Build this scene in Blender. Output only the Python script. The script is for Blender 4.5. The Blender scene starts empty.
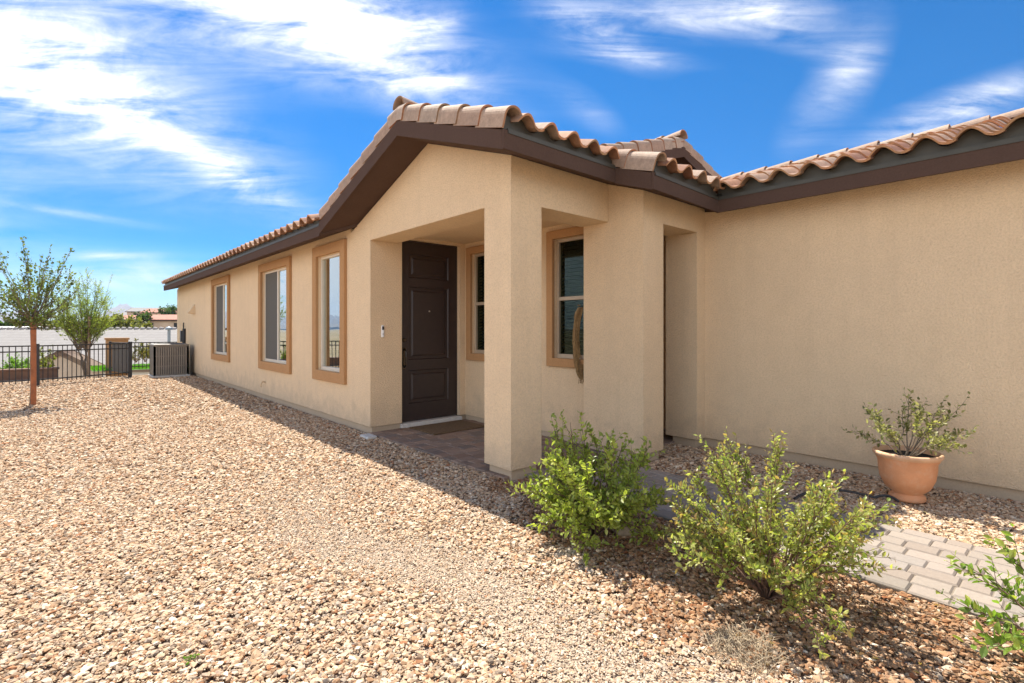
import bpy, bmesh, math, random
import numpy as np
from math import radians as R, sin, cos, pi, sqrt
from mathutils import Vector, Matrix

S = bpy.context.scene
COL = S.collection
rnd = random.Random(7)
rng = np.random.default_rng(11)

# ------------------------------------------------------------------ camera frame (x = along the front wall, y = along the side wall)
H = 1.35
F = 514.0
FW = Vector((.6643, .7475, 0)).normalized()
RT = Vector((FW.y, -FW.x, 0))
CX, HY = 512.0, 329.0
def at(px, py, t):
    return Vector((0, 0, H)) + t * (FW + RT * ((px - CX) / F) + Vector((0, 0, 1)) * ((HY - py) / F))

cam_d = bpy.data.cameras.new('camera')
cam = bpy.data.objects.new('camera', cam_d); COL.objects.link(cam)
cam.location = (0, 0, H)
cam.rotation_euler = (R(90), 0, -math.atan2(FW.x, FW.y))
cam_d.sensor_width = 36; cam_d.lens = F / 1024 * 36
cam_d.shift_y = -(341.5 - HY) / 1024
cam_d.clip_end = 60000; cam_d.clip_start = .05
S.camera = cam

# ------------------------------------------------------------------ helpers
class MB:
    def __init__(s): s.v = []; s.f = []; s.c = []; s.col = None
    def add(s, vs, fs, col=None):
        o = len(s.v); s.v.extend([tuple(p) for p in vs]); s.f.extend([tuple(i + o for i in f) for f in fs])
        if col is not None or s.c:
            while len(s.c) < len(s.f) - len(fs): s.c.append((1, 1, 1))
            s.c.extend([col or (1, 1, 1)] * len(fs))
        return s
    def box(s, x0, y0, z0, x1, y1, z1, col=None):
        if x0 > x1: x0, x1 = x1, x0
        if y0 > y1: y0, y1 = y1, y0
        if z0 > z1: z0, z1 = z1, z0
        return s.add([(x0,y0,z0),(x1,y0,z0),(x1,y1,z0),(x0,y1,z0),(x0,y0,z1),(x1,y0,z1),(x1,y1,z1),(x0,y1,z1)],
              [(3,2,1,0),(4,5,6,7),(0,1,5,4),(1,2,6,5),(2,3,7,6),(3,0,4,7)], col)
    def cbox(s, x0, y0, z0, x1, y1, z1, ch, col=None):      # top edge chamfered
        return s.add([(x0,y0,z0),(x1,y0,z0),(x1,y1,z0),(x0,y1,z0),(x0,y0,z1-ch),(x1,y0,z1-ch),(x1,y1,z1-ch),(x0,y1,z1-ch),
               (x0+ch,y0+ch,z1),(x1-ch,y0+ch,z1),(x1-ch,y1-ch,z1),(x0+ch,y1-ch,z1)],
              [(0,1,5,4),(1,2,6,5),(2,3,7,6),(3,0,4,7),(4,5,9,8),(5,6,10,9),(6,7,11,10),(7,4,8,11),(8,9,10,11)], col)
    def prism(s, poly, d, col=None):                        # poly: 3d points; d: extrusion vector
        n = len(poly); d = Vector(d); P = [Vector(p) for p in poly]
        nn = Vector((0,0,0))
        for i in range(n): nn += P[i].cross(P[(i+1) % n])
        if nn.dot(d) > 0: P.reverse()
        vs = P + [p + d for p in P]
        fs = [tuple(range(n)), tuple(reversed(range(n, 2*n)))] + [((i+1) % n, i, i+n, (i+1) % n + n) for i in range(n)]
        return s.add(vs, fs, col)
    def tube(s, pts, rad, n=6, col=None, cap=True):
        pts = [Vector(p) for p in pts]; m = len(pts)
        if not hasattr(rad, '__len__'): rad = [rad] * m
        vs = []; fs = []; a = None
        for i, p in enumerate(pts):
            d = (pts[min(i+1, m-1)] - pts[max(i-1, 0)])
            if d.length < 1e-9: d = Vector((0,0,1))
            d.normalize()
            if a is None:
                a = d.orthogonal().normalized()
            else:
                a = a - d * a.dot(d)
                a = a.normalized() if a.length > 1e-6 else d.orthogonal().normalized()
            b = d.cross(a)
            for k in range(n):
                t = 2*pi*k/n
                vs.append(p + (a*cos(t) + b*sin(t)) * rad[i])
        for i in range(m-1):
            for k in range(n):
                fs.append((i*n+k, i*n+(k+1) % n, (i+1)*n+(k+1) % n, (i+1)*n+k))
        if cap:
            fs.append(tuple(reversed(range(n)))); fs.append(tuple(range((m-1)*n, m*n)))
        return s.add(vs, fs, col)
    def lathe(s, prof, c=(0,0,0), n=32, col=None):
        vs = []; fs = []; m = len(prof)
        for r, z in prof:
            for k in range(n):
                t = 2*pi*k/n; vs.append((c[0]+r*cos(t), c[1]+r*sin(t), c[2]+z))
        for i in range(m-1):
            for k in range(n):
                fs.append((i*n+k, i*n+(k+1) % n, (i+1)*n+(k+1) % n, (i+1)*n+k))
        return s.add(vs, fs, col)
    def ring(s, X, dx, y0, y1, z0, z1, w, wb=None):         # rectangular ring in a plane of constant x, from X to X+dx
        wb = w if wb is None else wb
        o = [(y0,z0),(y1,z0),(y1,z1),(y0,z1)]; i = [(y0+w,z0+wb),(y1-w,z0+wb),(y1-w,z1-w),(y0+w,z1-w)]
        vs = [(X,a,b) for a,b in o] + [(X,a,b) for a,b in i] + [(X+dx,a,b) for a,b in o] + [(X+dx,a,b) for a,b in i]
        fs = []
        for k in range(4):
            j = (k+1) % 4
            fs += [(k,4+k,4+j,j),(8+k,8+j,12+j,12+k),(k,j,8+j,8+k),(4+k,12+k,12+j,4+j)]
        return s.add(vs, fs)
    def build(s, name, mat, parent=None, smooth=False, bevel=0, seg=2):
        me = bpy.data.meshes.new(name)
        o = bpy.data.objects.new(name, me); COL.objects.link(o)
        off = Vector((0,0,0))
        if parent is not None:
            o.parent = parent; p = parent
            while p is not None: off += p.location; p = p.parent
        me.from_pydata([(v[0]-off.x, v[1]-off.y, v[2]-off.z) for v in s.v], [], s.f)
        me.update()
        if s.c: face_cols(me, np.array(s.c, dtype=np.float32))
        me.materials.append(mat)
        if smooth: me.polygons.foreach_set('use_smooth', [True]*len(me.polygons))
        if bevel:
            bm = bmesh.new(); bm.from_mesh(me); bmesh.ops.recalc_face_normals(bm, faces=bm.faces); bm.to_mesh(me); bm.free()
            b = o.modifiers.new('bevel', 'BEVEL'); b.width = bevel; b.segments = seg; b.limit_method = 'ANGLE'; b.angle_limit = R(40)
        return o

def face_cols(me, cols):
    n = len(me.polygons)
    tot = np.zeros(n, dtype=np.int32); me.polygons.foreach_get('loop_total', tot)
    c4 = np.ones((n, 4), dtype=np.float32); c4[:, :3] = cols
    at_ = me.color_attributes.new('Col', 'FLOAT_COLOR', 'CORNER')
    at_.data.foreach_set('color', np.repeat(c4, tot, axis=0).ravel())

def np_mesh(name, V, Fa, mat, parent=None, cols=None, smooth=False):
    """V (n,3) float array, Fa (m,k) int array of equal-sized faces."""
    me = bpy.data.meshes.new(name)
    o = bpy.data.objects.new(name, me); COL.objects.link(o)
    off = np.zeros(3)
    if parent is not None:
        o.parent = parent; p = parent
        while p is not None: off += np.array(p.location); p = p.parent
    V = (V - off).astype(np.float32); m, k = Fa.shape
    me.vertices.add(len(V)); me.vertices.foreach_set('co', V.ravel())
    me.loops.add(m*k); me.loops.foreach_set('vertex_index', Fa.astype(np.int32).ravel())
    me.polygons.add(m); me.polygons.foreach_set('loop_start', np.arange(0, m*k, k, dtype=np.int32))
    me.polygons.foreach_set('loop_total', np.full(m, k, dtype=np.int32))
    me.update(calc_edges=True)
    if cols is not None: face_cols(me, cols)
    me.polygons.foreach_set('use_smooth', np.full(m, bool(smooth)))
    me.materials.append(mat)
    return o

def tag(o, label=None, cat=None, group=None, kind=None):
    if label: o['label'] = label
    if cat: o['category'] = cat
    if group: o['group'] = group
    if kind: o['kind'] = kind
    return o
def thing(name, loc, label, cat, group=None):
    o = bpy.data.objects.new(name, None); COL.objects.link(o); o.location = loc; o.empty_display_size = .2
    return tag(o, label, cat, group)

# ------------------------------------------------------------------ materials
class NT:
    def __init__(s, name):
        s.m = bpy.data.materials.new(name); s.m.use_nodes = True; s.t = s.m.node_tree; s.t.nodes.clear()
        s.out = s.n('ShaderNodeOutputMaterial')
    def n(s, typ, **kw):
        nd = s.t.nodes.new(typ)
        for k, v in kw.items():
            if k == 'ins':
                for a, b in v.items():
                    if hasattr(b, 'is_output'): s.t.links.new(b, nd.inputs[a])
                    else: nd.inputs[a].default_value = b
            else: setattr(nd, k, v)
        return nd
    def l(s, a, b): s.t.links.new(a, b)
    def pos(s): return s.n('ShaderNodeNewGeometry').outputs['Position']
    def noise(s, scale, detail=4, rough=.6, vec=None, dist=0):
        return s.n('ShaderNodeTexNoise', ins={'Scale': scale, 'Detail': detail, 'Roughness': rough, 'Distortion': dist, 'Vector': vec or s.pos()}).outputs[0]
    def ramp(s, fac, stops, interp='LINEAR'):
        r = s.n('ShaderNodeValToRGB'); e = r.color_ramp.elements; r.color_ramp.interpolation = interp
        while len(e) < len(stops): e.new(.5)
        for i, (p, c) in enumerate(stops): e[i].position = p; e[i].color = (*c, 1) if len(c) == 3 else c
        s.l(fac, r.inputs[0]); return r.outputs[0]
    def mix(s, fac, a, b, mode='MIX'):
        m = s.n('ShaderNodeMix', data_type='RGBA', blend_type=mode)
        for i, x in ((0, fac), (6, a), (7, b)):
            if hasattr(x, 'is_output'): s.l(x, m.inputs[i])
            elif i == 0: m.inputs[0].default_value = x
            else: m.inputs[i].default_value = (*x, 1)
        return m.outputs[2]
    def math(s, op, a, b=0, c=0, clamp=False):
        m = s.n('ShaderNodeMath', operation=op, use_clamp=clamp)
        for i, x in enumerate((a, b, c)):
            if hasattr(x, 'is_output'): s.l(x, m.inputs[i])
            else: m.inputs[i].default_value = x
        return m.outputs[0]
    def bump(s, h, strength=.3, dist=.01, nrm=None):
        b = s.n('ShaderNodeBump', ins={'Height': h, 'Strength': strength, 'Distance': dist})
        if nrm: s.l(nrm, b.inputs['Normal'])
        return b.outputs[0]
    def pbr(s, col, rough=.8, nrm=None, **kw):
        p = s.n('ShaderNodeBsdfPrincipled')
        for nme, x in (('Base Color', col), ('Roughness', rough)):
            if hasattr(x, 'is_output'): s.l(x, p.inputs[nme])
            else: p.inputs[nme].default_value = (*x, 1) if isinstance(x, tuple) else x
        if nrm: s.l(nrm, p.inputs['Normal'])
        for k, v in kw.items():
            p.inputs[k.replace('_', ' ')].default_value = v
        return p
    def done(s, sh): s.l(sh if hasattr(sh, 'is_output') else sh.outputs[0], s.out.inputs[0]); return s.m

def plain(name, c, rough=.6, var=.12, scale=9, bump=.1, bscale=120, metal=0, spec=.5, dist=.004):
    k = NT(name)
    n = k.noise(scale, 5)
    lo = tuple(x*(1-var) for x in c); hi = tuple(min(1, x*(1+var)) for x in c)
    col = k.ramp(n, [(.3, lo), (.7, hi)])
    nr = k.bump(k.noise(bscale, 3), bump, dist) if bump else None
    return k.done(k.pbr(col, rough, nr, Metallic=metal, Specular_IOR_Level=spec))

def stucco(name, c, var=.06, bump=1.0, dist=.012, bev=.012):
    k = NT(name)
    p = k.pos()
    big = k.noise(.7, 4, .6, p); mid = k.noise(5, 5, .65, p); fine = k.noise(62, 5, .8, p)
    col = k.mix(.5, k.ramp(big, [(.3, tuple(x*(1-var) for x in c)), (.7, tuple(x*(1+var) for x in c))]),
                k.ramp(mid, [(.3, tuple(x*(1-var*1.3) for x in c)), (.7, tuple(x*(1+var) for x in c))]))
    # rain streaks: noise stretched downwards
    mp = k.n('ShaderNodeMapping', ins={'Vector': p, 'Scale': (5.5, 5.5, .35)})
    st = k.noise(1, 5, .6, mp.outputs[0])
    col = k.mix(k.math('MULTIPLY', k.ramp(st, [(.52, (0,0,0)), (.75, (1,1,1))]), .28), col, tuple(x*.78 for x in c))
    col = k.mix(k.math('MULTIPLY', k.ramp(fine, [(.38, (1,1,1)), (.56, (0,0,0))]), .5), col, tuple(x*.72 for x in c))
    zz = k.n('ShaderNodeSeparateXYZ', ins={0: p}).outputs[2]       # dust splashed up from the gravel, a ragged stain
    sp_ = k.math('ADD', zz, k.math('MULTIPLY', k.math('SUBTRACT', mid, .5), .9))
    col = k.mix(k.math('MULTIPLY', k.ramp(sp_, [(.10, (1,1,1)), (.38, (0,0,0))]), .30), col, (.46, .35, .245))
    bv = k.n('ShaderNodeBevel', samples=3, ins={'Radius': bev}).outputs[0] if bev else None
    h = k.math('ADD', k.noise(70, 3, .6, p), k.math('MULTIPLY', k.noise(190, 2, .5, p), .5))
    nr = k.bump(h, bump, dist, bv)
    return k.done(k.pbr(col, .92, nr, Specular_IOR_Level=.15))

def vcol(name, rough=.8, bump=.25, bscale=60, dist=.004, var=.25, scale=30, spec=.3):
    k = NT(name)
    a = k.n('ShaderNodeVertexColor', layer_name='Col').outputs[0]
    n = k.noise(scale, 5, .65)
    col = k.mix(1, a, k.ramp(n, [(.3, (1-var,)*3), (.7, (1+var*.4,)*3)]), 'MULTIPLY')
    return k.done(k.pbr(col, rough, k.bump(k.noise(bscale, 4), bump, dist), Specular_IOR_Level=spec))

def leafmat(name, trans=.35, gloss=.35, spec=.45):
    k = NT(name)
    a = k.n('ShaderNodeVertexColor', layer_name='Col').outputs[0]
    p = k.pbr(a, gloss, None, Specular_IOR_Level=spec)
    tcol = k.mix(1, a, (1.25, 1.35, .55), 'MULTIPLY')
    t = k.n('ShaderNodeBsdfTranslucent', ins={'Color': tcol})
    m = k.n('ShaderNodeMixShader', ins={0: trans}); k.l(p.outputs[0], m.inputs[1]); k.l(t.outputs[0], m.inputs[2])
    return k.done(m)

M = {}
M['stucco'] = stucco('tan_stucco', (.82, .618, .39))
M['foundation'] = stucco('foundation_stucco', (.50, .39, .27), .08, .3, .004, 0)
M['fascia'] = stucco('brown_fascia_stucco', (.092, .056, .041), .08, .5, .004, .006)
M['trim'] = stucco('window_trim_stucco', (.46, .255, .115), .06, .4, .004, .008)
M['vinyl'] = plain('tan_vinyl', (.66, .58, .46), .4, .04, 5, .02)
M['bronze'] = plain('dark_bronze', (.10, .085, .07), .25, .1, 20, 0, 90, 1)
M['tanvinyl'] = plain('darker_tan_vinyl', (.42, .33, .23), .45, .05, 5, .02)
M['sash'] = plain('window_sash', (.62, .55, .44), .4, .04, 5, .02)
M['blind'] = plain('blind_slats', (.60, .58, .52), .5, .05, 4, 0)
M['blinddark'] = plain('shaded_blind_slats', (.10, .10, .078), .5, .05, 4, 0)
M['dark'] = plain('interior_dark', (.03, .03, .03), .9, .1, 4, 0)
M['door'] = plain('dark_brown_door', (.030, .018, .015), .42, .15, 14, .12, 90)
M['metal'] = plain('brushed_metal', (.55, .53, .5), .35, .05, 20, .02, 90, 1)
M['black'] = plain('black_iron', (.022, .020, .020), .5, .2, 12, .08)
M['white'] = plain('white_plastic', (.8, .8, .78), .35, .03, 5, 0)
M['closure'] = plain('grey_green_flashing', (.060, .056, .042), .55, .15, 7, .1, 40, .3)
def tilemat():
    k = NT('clay_roof_tile'); a = k.n('ShaderNodeVertexColor', layer_name='Col').outputs[0]
    col = k.mix(1, a, k.ramp(k.noise(20, 6, .75), [(.3, (.68,.66,.64)), (.7, (1.06,1.05,1.04))]), 'MULTIPLY')
    col = k.mix(k.math('MULTIPLY', k.ramp(k.noise(7, 6, .75), [(.5, (0,0,0)), (.68, (1,1,1))]), .55), col, (.24, .19, .145))     # weathering
    col = k.mix(k.math('MULTIPLY', k.ramp(k.noise(90, 3, .7), [(.60, (0,0,0)), (.68, (1,1,1))]), .5), col, (.12, .10, .085))
    return k.done(k.pbr(col, .8, k.bump(k.noise(70, 5, .7), .55, .005), Specular_IOR_Level=.25))
M['tile'] = tilemat()
M['paver'] = vcol('concrete_paver', .9, .35, 130, .003, .12, 60)
M['stone'] = vcol('gravel_stone', .9, .35, 180, .003, .22, 45, .15)
M['leaf'] = leafmat('shrub_leaf', .5)
M['treeleaf'] = leafmat('tree_leaf', .45, .5, .25)
M['wood'] = plain('stained_wood', (.32, .105, .035), .7, .3, 6, .3, 50)
M['palewood'] = plain('weathered_wood', (.30, .20, .12), .8, .25, 8, .3, 50)
M['bark'] = plain('reddish_bark', (.15, .085, .055), .85, .3, 25, .4, 60)
M['greybark'] = plain('grey_bark', (.17, .13, .09), .85, .3, 25, .4, 60)
def terra(name, c, pale):
    k = NT(name); n1 = k.noise(5, 5, .65); n2 = k.noise(14, 6, .7)
    col = k.ramp(n1, [(.3, tuple(x*.84 for x in c)), (.7, tuple(x*1.1 for x in c))])
    col = k.mix(k.math('MULTIPLY', k.ramp(n2, [(.5, (0,0,0)), (.72, (1,1,1))]), .45), col, pale)
    return k.done(k.pbr(col, .8, k.bump(k.noise(80, 4), .4, .004), Specular_IOR_Level=.25))
M['terracotta'] = terra('terracotta', (.64, .30, .145), (.66, .45, .31))
M['terrarim'] = terra('pale_terracotta', (.64, .38, .22), (.70, .54, .40))  # paler base tone for the rim, with mineral stains
M['soil'] = plain('potting_soil', (.025, .019, .015), .95, .4, 30, .8, 60, dist=.02)
M['mat'] = plain('coir', (.14, .085, .04), .95, .35, 40, .8, 150, dist=.01)
M['straw'] = plain('dried_straw', (.27, .165, .065), .85, .35, 40, .4, 80)
M['acmetal'] = plain('grey_brown_metal', (.23, .205, .17), .5, .12, 6, .05, 60, .2)
M['rubber'] = plain('black_rubber', (.02, .018, .017), .5, .2, 20, .05)
M['concrete'] = plain('pale_concrete', (.55, .52, .47), .85, .12, 20, .4, 90)
M['rock'] = plain('tan_rock', (.36, .27, .18), .85, .3, 14, .6, 40, dist=.01)
M['wallwhite'] = plain('white_painted_wall', (.72, .70, .66), .9, .06, 1.5, .1, 8)
M['greyroof'] = None
M['redroof'] = plain('red_tile_roof', (.33, .13, .08), .85, .25, 2, .3, 6)
M['tanwall'] = plain('tan_far_wall', (.52, .40, .29), .9, .1, 1, .1, 9)
M['gold'] = plain('straw_dry_grass', (.34, .26, .165), .9, .3, 30, .2, 90)

def glassmat(name, refl, tint):
    k = NT(name)
    fr = k.n('ShaderNodeFresnel', ins={'IOR': 1.6}).outputs[0]
    fac = k.math('MULTIPLY_ADD', fr, 1.3 if refl > .2 else .08, refl, clamp=True)
    nr = k.bump(k.noise(1.6, 1, .4), .02, .05)
    g = k.n('ShaderNodeBsdfGlossy', ins={'Roughness': .01, 'Color': (.95, 1, .98, 1), 'Normal': nr})
    t = k.n('ShaderNodeBsdfTransparent', ins={'Color': (*tint, 1)})
    m = k.n('ShaderNodeMixShader', ins={0: fac}); k.l(t.outputs[0], m.inputs[1]); k.l(g.outputs[0], m.inputs[2])
    return k.done(m)
M['glass'] = glassmat('window_glass', .34, (.62, .68, .64))
M['glass2'] = glassmat('porch_window_glass', .0, (.55, .6, .55))

def roofgrey():
    k = NT('pale_grey_roof_tile')
    n = k.noise(3, 4)
    w = k.n('ShaderNodeTexWave', wave_type='BANDS', bands_direction='Z', ins={'Vector': k.pos(), 'Scale': 1.6, 'Distortion': .6, 'Detail': 2})
    col = k.mix(k.math('MULTIPLY', w.outputs['Fac'], .25), k.ramp(n, [(.3, (.215, .195, .18)), (.7, (.255, .235, .215))]), (.15, .135, .12))
    return k.done(k.pbr(col, .9))
M['greyroof'] = roofgrey()

def gravelground():
    k = NT('gravel_bed')
    p = k.pos()
    warp = k.noise(6, 2, .5, p)
    vo = k.n('ShaderNodeTexVoronoi', ins={'Scale': 26, 'Randomness': 1, 'Vector': p})
    sepc = k.n('ShaderNodeSeparateColor', ins={0: vo.outputs['Color']})
    tone = k.ramp(sepc.outputs[0], [(0, (.20,.135,.09)), (.25, (.34,.235,.16)), (.5, (.42,.31,.22)), (.75, (.50,.39,.29)), (1, (.56,.47,.38))])
    gap = k.ramp(vo.outputs['Distance'], [(.35, (1,1,1)), (.75, (.55,.5,.45))])
    col = k.mix(1, tone, gap, 'MULTIPLY')
    sand = k.ramp(k.noise(60, 5, .8, p), [(.3, (.30,.225,.155)), (.7, (.41,.315,.225))])
    # pale compacted track, a stain with a shape of its own
    sx = k.n('ShaderNodeSeparateXYZ', ins={0: p})
    nz = k.noise(1.3, 4, .6, p)
    d = k.math('ABSOLUTE', k.math('ADD', k.math('SUBTRACT', sx.outputs[0], 1.55), k.math('MULTIPLY', k.math('SUBTRACT', nz, .5), 1.1)))
    track = k.math('MULTIPLY', k.ramp(d, [(.18, (1,1,1)), (.55, (0,0,0))]), k.ramp(k.math('DIVIDE', sx.outputs[1], 8), [(.35, (1,1,1)), (.7, (0,0,0))]))
    col = k.mix(track, col, sand)
    # far from the yard the ground turns to dry desert soil and scrub
    far = k.ramp(k.math('DIVIDE', sx.outputs[1], 100), [(.19, (0,0,0)), (.24, (1,1,1))])
    des = k.ramp(k.noise(.03, 6, .7, p), [(.3, (.14,.13,.06)), (.5, (.26,.2,.12)), (.7, (.36,.28,.2))])
    col = k.mix(far, col, des)
    h = k.math('MULTIPLY', vo.outputs['Distance'], -1)
    nr = k.bump(h, .8, .02)
    return k.done(k.pbr(col, .92, nr, Specular_IOR_Level=.15))
M['ground'] = gravelground()

# ------------------------------------------------------------------ ground sheet
def gz(x, y):
    def ss(a, b, t):
        t = min(1, max(0, (t-a)/(b-a))); return t*t*(3-2*t)
    z = -.012 - 3.6*ss(18.6, 27, y) - 3.0*ss(40, 160, y)
    return z
def axis(lim_near, step, lim_far, g=1.35):
    a = [0.0]; st = step
    while a[-1] < lim_far:
        if a[-1] > lim_near: st *= g
        a.append(a[-1] + st)
    return a
xs = sorted(set([-v for v in axis(12, 1, 16000)] + axis(12, 1, 16000)))
ys = sorted(set([-v for v in axis(8, 2, 9000)] + axis(60, 1, 16000)))
m = MB()
nx, ny = len(xs), len(ys)
m.v = [(x, y, gz(x, y)) for y in ys for x in xs]
m.f = [(j*nx+i, j*nx+i+1, (j+1)*nx+i+1, (j+1)*nx+i) for j in range(ny-1) for i in range(nx-1)]
tag(m.build('ground', M['ground'], smooth=True), kind='structure', label='tan gravel yard with dry valley land beyond')

# ------------------------------------------------------------------ key plan numbers
X1 = 3.02            # side facade plane
YP = 3.41            # front face of the porch
PIL = .38
YD = 6.13            # door wall
XW = 4.52            # porch window wall
XB, YB = 4.40, 2.97  # pier beside the path
XC = 5.63            # long plain wall at the right
ZH = 2.49            # underside of the porch beams
ZS = .09             # bottom of the stucco
SL = .345            # roof slope
SLM = .305
SLC = .312           # slope of the right wing
EX, EY = 2.67, 2.67  # roof edges
EYN = 6.87
ZE = 2.75            # top of the fascia at the eaves
RY = 4.77            # porch ridge
GX, GY = 7.10, 4.10  # main ridge, main gable
CXR = 7.60           # ridge over the right wing
YF = 20.1            # far end of the roof
FH = .14

house = thing('house', (5, 8, 0), 'single storey tan stucco house with brown fascia, clay tile roof and a recessed corner porch', 'house')

# ------------------------------------------------------------------ stucco walls, one mesh
w = MB()
wins = [  # y0, y1, z0, z1 of the outer trim on the side facade
    dict(y=(6.84, 8.02), z=(.58, 2.60), kind='near'),
    dict(y=(9.06, 10.86), z=(.58, 2.60), kind='slider'),
    dict(y=(13.18, 14.95), z=(.58, 2.60), kind='slider')]
TW = .15
def wallx(X, T, y0, y1, z0, z1, holes):
    ycuts = sorted({y0, y1, *[h[0] for h in holes], *[h[1] for h in holes]})
    for a, b in zip(ycuts, ycuts[1:]):
        hh = [h for h in holes if h[0] <= a + 1e-6 and h[1] >= b - 1e-6]
        if hh:
            h = hh[0]; w.box(X, a, z0, X+T, b, h[2]); w.box(X, a, h[3], X+T, b, z1)
        else: w.box(X, a, z0, X+T, b, z1)
wallx(X1, .2, YD+.2, 19.9, ZS, 2.66, [(d['y'][0]+TW, d['y'][1]-TW, d['z'][0]+TW, d['z'][1]-TW) for d in wins])
w.box(X1, EYN-.15, 2.66, X1+.2, 19.9, 2.722)
# door wall (faces -y) with the door hole
DX0, DX1, DZ0, DZ1 = 3.475, 4.425, .05, 2.565
w.box(X1, YD, ZS, DX0, YD+.2, 2.66); w.box(DX0, YD, DZ1, DX1, YD+.2, 2.66); w.box(DX1, YD, ZS, XW+.2, YD+.2, 2.66)
# porch window wall
pw = [dict(y=(5.40, 6.05), z=(.90, 2.53)), dict(y=(3.64, 4.41), z=(.90, 2.53))]
PT = .10
wallx(XW, .2, 3.64, YD, ZS, 2.66, [(d['y'][0]+PT, d['y'][1]-PT, d['z'][0]+PT, d['z'][1]-PT) for d in pw])
# pillar, beams
w.box(X1, YP, ZS, X1+PIL, YP+PIL, 2.66)
w.box(X1, YP+PIL, ZH, X1+PIL, YD, 2.66)
w.box(X1+PIL, YP, ZH, XB, YP+PIL, 2.66)
# gable over the porch, from the beam up to the soffit
zg = lambda y: ZE + .03 - FH + SL*min(y-EY, EYN-y) - .004
w.prism([(X1, YP, 2.66), (X1, EYN-(X1-EX)*0-.15, 2.66), (X1, RY, zg(RY)), (X1, YP, zg(YP))], (.2, 0, 0))
w.box(X1+.2, YP, 2.66, XB, YP+.2, zg(YP)-.001)
# pier and the narrow side opening
w.box(XB, YB, ZS, XB+.36, 3.75, 2.64)
w.prism([(XB, YB, 2.64), (XB, 3.75, 2.64), (XB, 3.75, zg(3.75)), (XB, YB, zg(YB))], (XC+.2-XB, 0, 0))
OX0, OX1, OZ = XB+.36, 5.45, 2.45
w.box(OX0, YB, OZ, OX1, YB+.36, 2.64)
w.box(OX1, YB, ZS, XC+.2, YB+.40, 2.64)
w.box(XC, -4.0, ZS, XC+.2, YB, 2.699)
# alcove behind the opening, outer walls out of sight
w.box(OX0, 3.75, ZS, OX0+.03, 5.2, 2.66); w.box(5.75, YB+.36, ZS, 5.9, 5.2, 2.66); w.box(OX0, 5.2, ZS, 5.9, 5.35, 2.66)
w.box(X1, 19.9, ZS, 11.3, 20.1, 2.66); w.box(11.1, -4, ZS, 11.3, 19.9, 2.66); w.box(XC, -4.2, ZS, 11.3, -4, 2.66)
# main gable end wall
zm = lambda x: ZE - FH + SLM*(min(x, 2*GX-x)-EX) - .01

w.prism([(X1, YF-.35, 2.66), (11.1, YF-.35, 2.66), (GX, YF-.35, zm(GX))], (0, .15, 0))
w.build('wall', M['stucco'], house)
w = MB(); w.prism([(4.4, GY+.3, 2.7), (9.8, GY+.3, 2.7), (9.8, GY+.3, zm(9.8)), (GX, GY+.3, zm(GX)), (4.4, GY+.3, zm(4.4))], (0, .15, 0))
w.build('gable_wall', M['fascia'], house)
# foundation, set back under the stucco
f = MB(); g = .035
f.box(X1+g, YD+.15, -.1, X1+.2, 19.9, ZS+.02); f.box(X1+g, YD+g*.6, -.1, DX0-.02, YD+.15, ZS+.02); f.box(DX1+.02, YD+g, -.1, XW+.2, YD+.15, ZS+.02)
f.box(XW+g*.6, 3.75, -.1, XW+.15, YD+.02, ZS+.02)
f.box(X1+g, YP+g, -.1, X1+PIL-g, YP+PIL-g, ZS+.02)
f.box(XB+g, YB+g, -.1, OX0-g, 3.75-g, ZS+.02)
f.box(OX1+g, YB+g, -.1, XC+.2, YB+.36-g, ZS+.02)
f.box(XC+g, -4, -.1, XC+.2, YB+g, ZS+.02)
f.box(X1+g, 19.75, -.1, 11.2, 20.05, ZS+.02)
f.build('foundation', M['foundation'], house)
c = MB(); c.box(X1+PIL, YP+PIL, 2.60, XW, YD, 2.64); c.box(X1+.2, YD+.2, 2.665, 11.1, 19.9, 2.68)
c.box(OX0+.03, YB+.36, 2.6, 5.75, 5.2, 2.62)
c.build('ceiling', M['stucco'], house)

# ------------------------------------------------------------------ roof decks (brown soffit), fascia boards
polyML = [(EX, YF), (EX, EYN), (EX+RY-EY, RY), (EX+GY-EY, GY), (GX, GY), (GX, YF)]
polyMR = [(GX, YF), (GX, GY), (2*GX-EX, GY), (2*GX-EX, YF)]
polyPN = [(EX, EYN), (EX, RY), (EX+RY-EY, RY)]
SX, SY = 4.10, 3.10
CE = 5.33
polyPS = [(EX, RY), (EX, SY), (SX, SY), (SX, EY), (CE, EY), (CE+RY-EY, RY)]
polyCL = [(CE, -4.3), (CE, EY), (CE+RY-EY, RY), (CXR, RY), (CXR, -4.3)]
polyCR = [(CXR, -4.3), (CXR, RY), (9.87, RY), (9.87, -4.3)]
zML = lambda x, y: ZE + SLM*(x-EX)
zMR = lambda x, y: ZE + SLM*(2*GX-EX-x)
ZP = ZE+.03
zPN = lambda x, y: ZP + SL*(EYN-y)
zPS = lambda x, y: ZP + SL*(y-EY)
zCL = lambda x, y: ZE + SLC*(x-CE)
zCR = lambda x, y: ZE + SLC*(9.87-x)
dk = MB()
for poly, zf in ((polyML, zML), (polyMR, zMR), (polyPN, zPN), (polyPS, zPS), (polyCL, zCL), (polyCR, zCR)):
    top = [(x, y, zf(x, y)) for x, y in poly]; n = len(top)
    area = sum(poly[i][0]*poly[(i+1) % n][1]-poly[(i+1) % n][0]*poly[i][1] for i in range(n))
    if area < 0: top.reverse()
    bot = [(x, y, z-FH) for x, y, z in top]
    dk.add(top+bot, [tuple(range(n)), tuple(reversed(range(n, 2*n)))] + [(i, i+n, (i+1) % n+n, (i+1) % n) for i in range(n)])
dk.build('soffit', M['fascia'], house)
fb = MB(); T = .022
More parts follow.
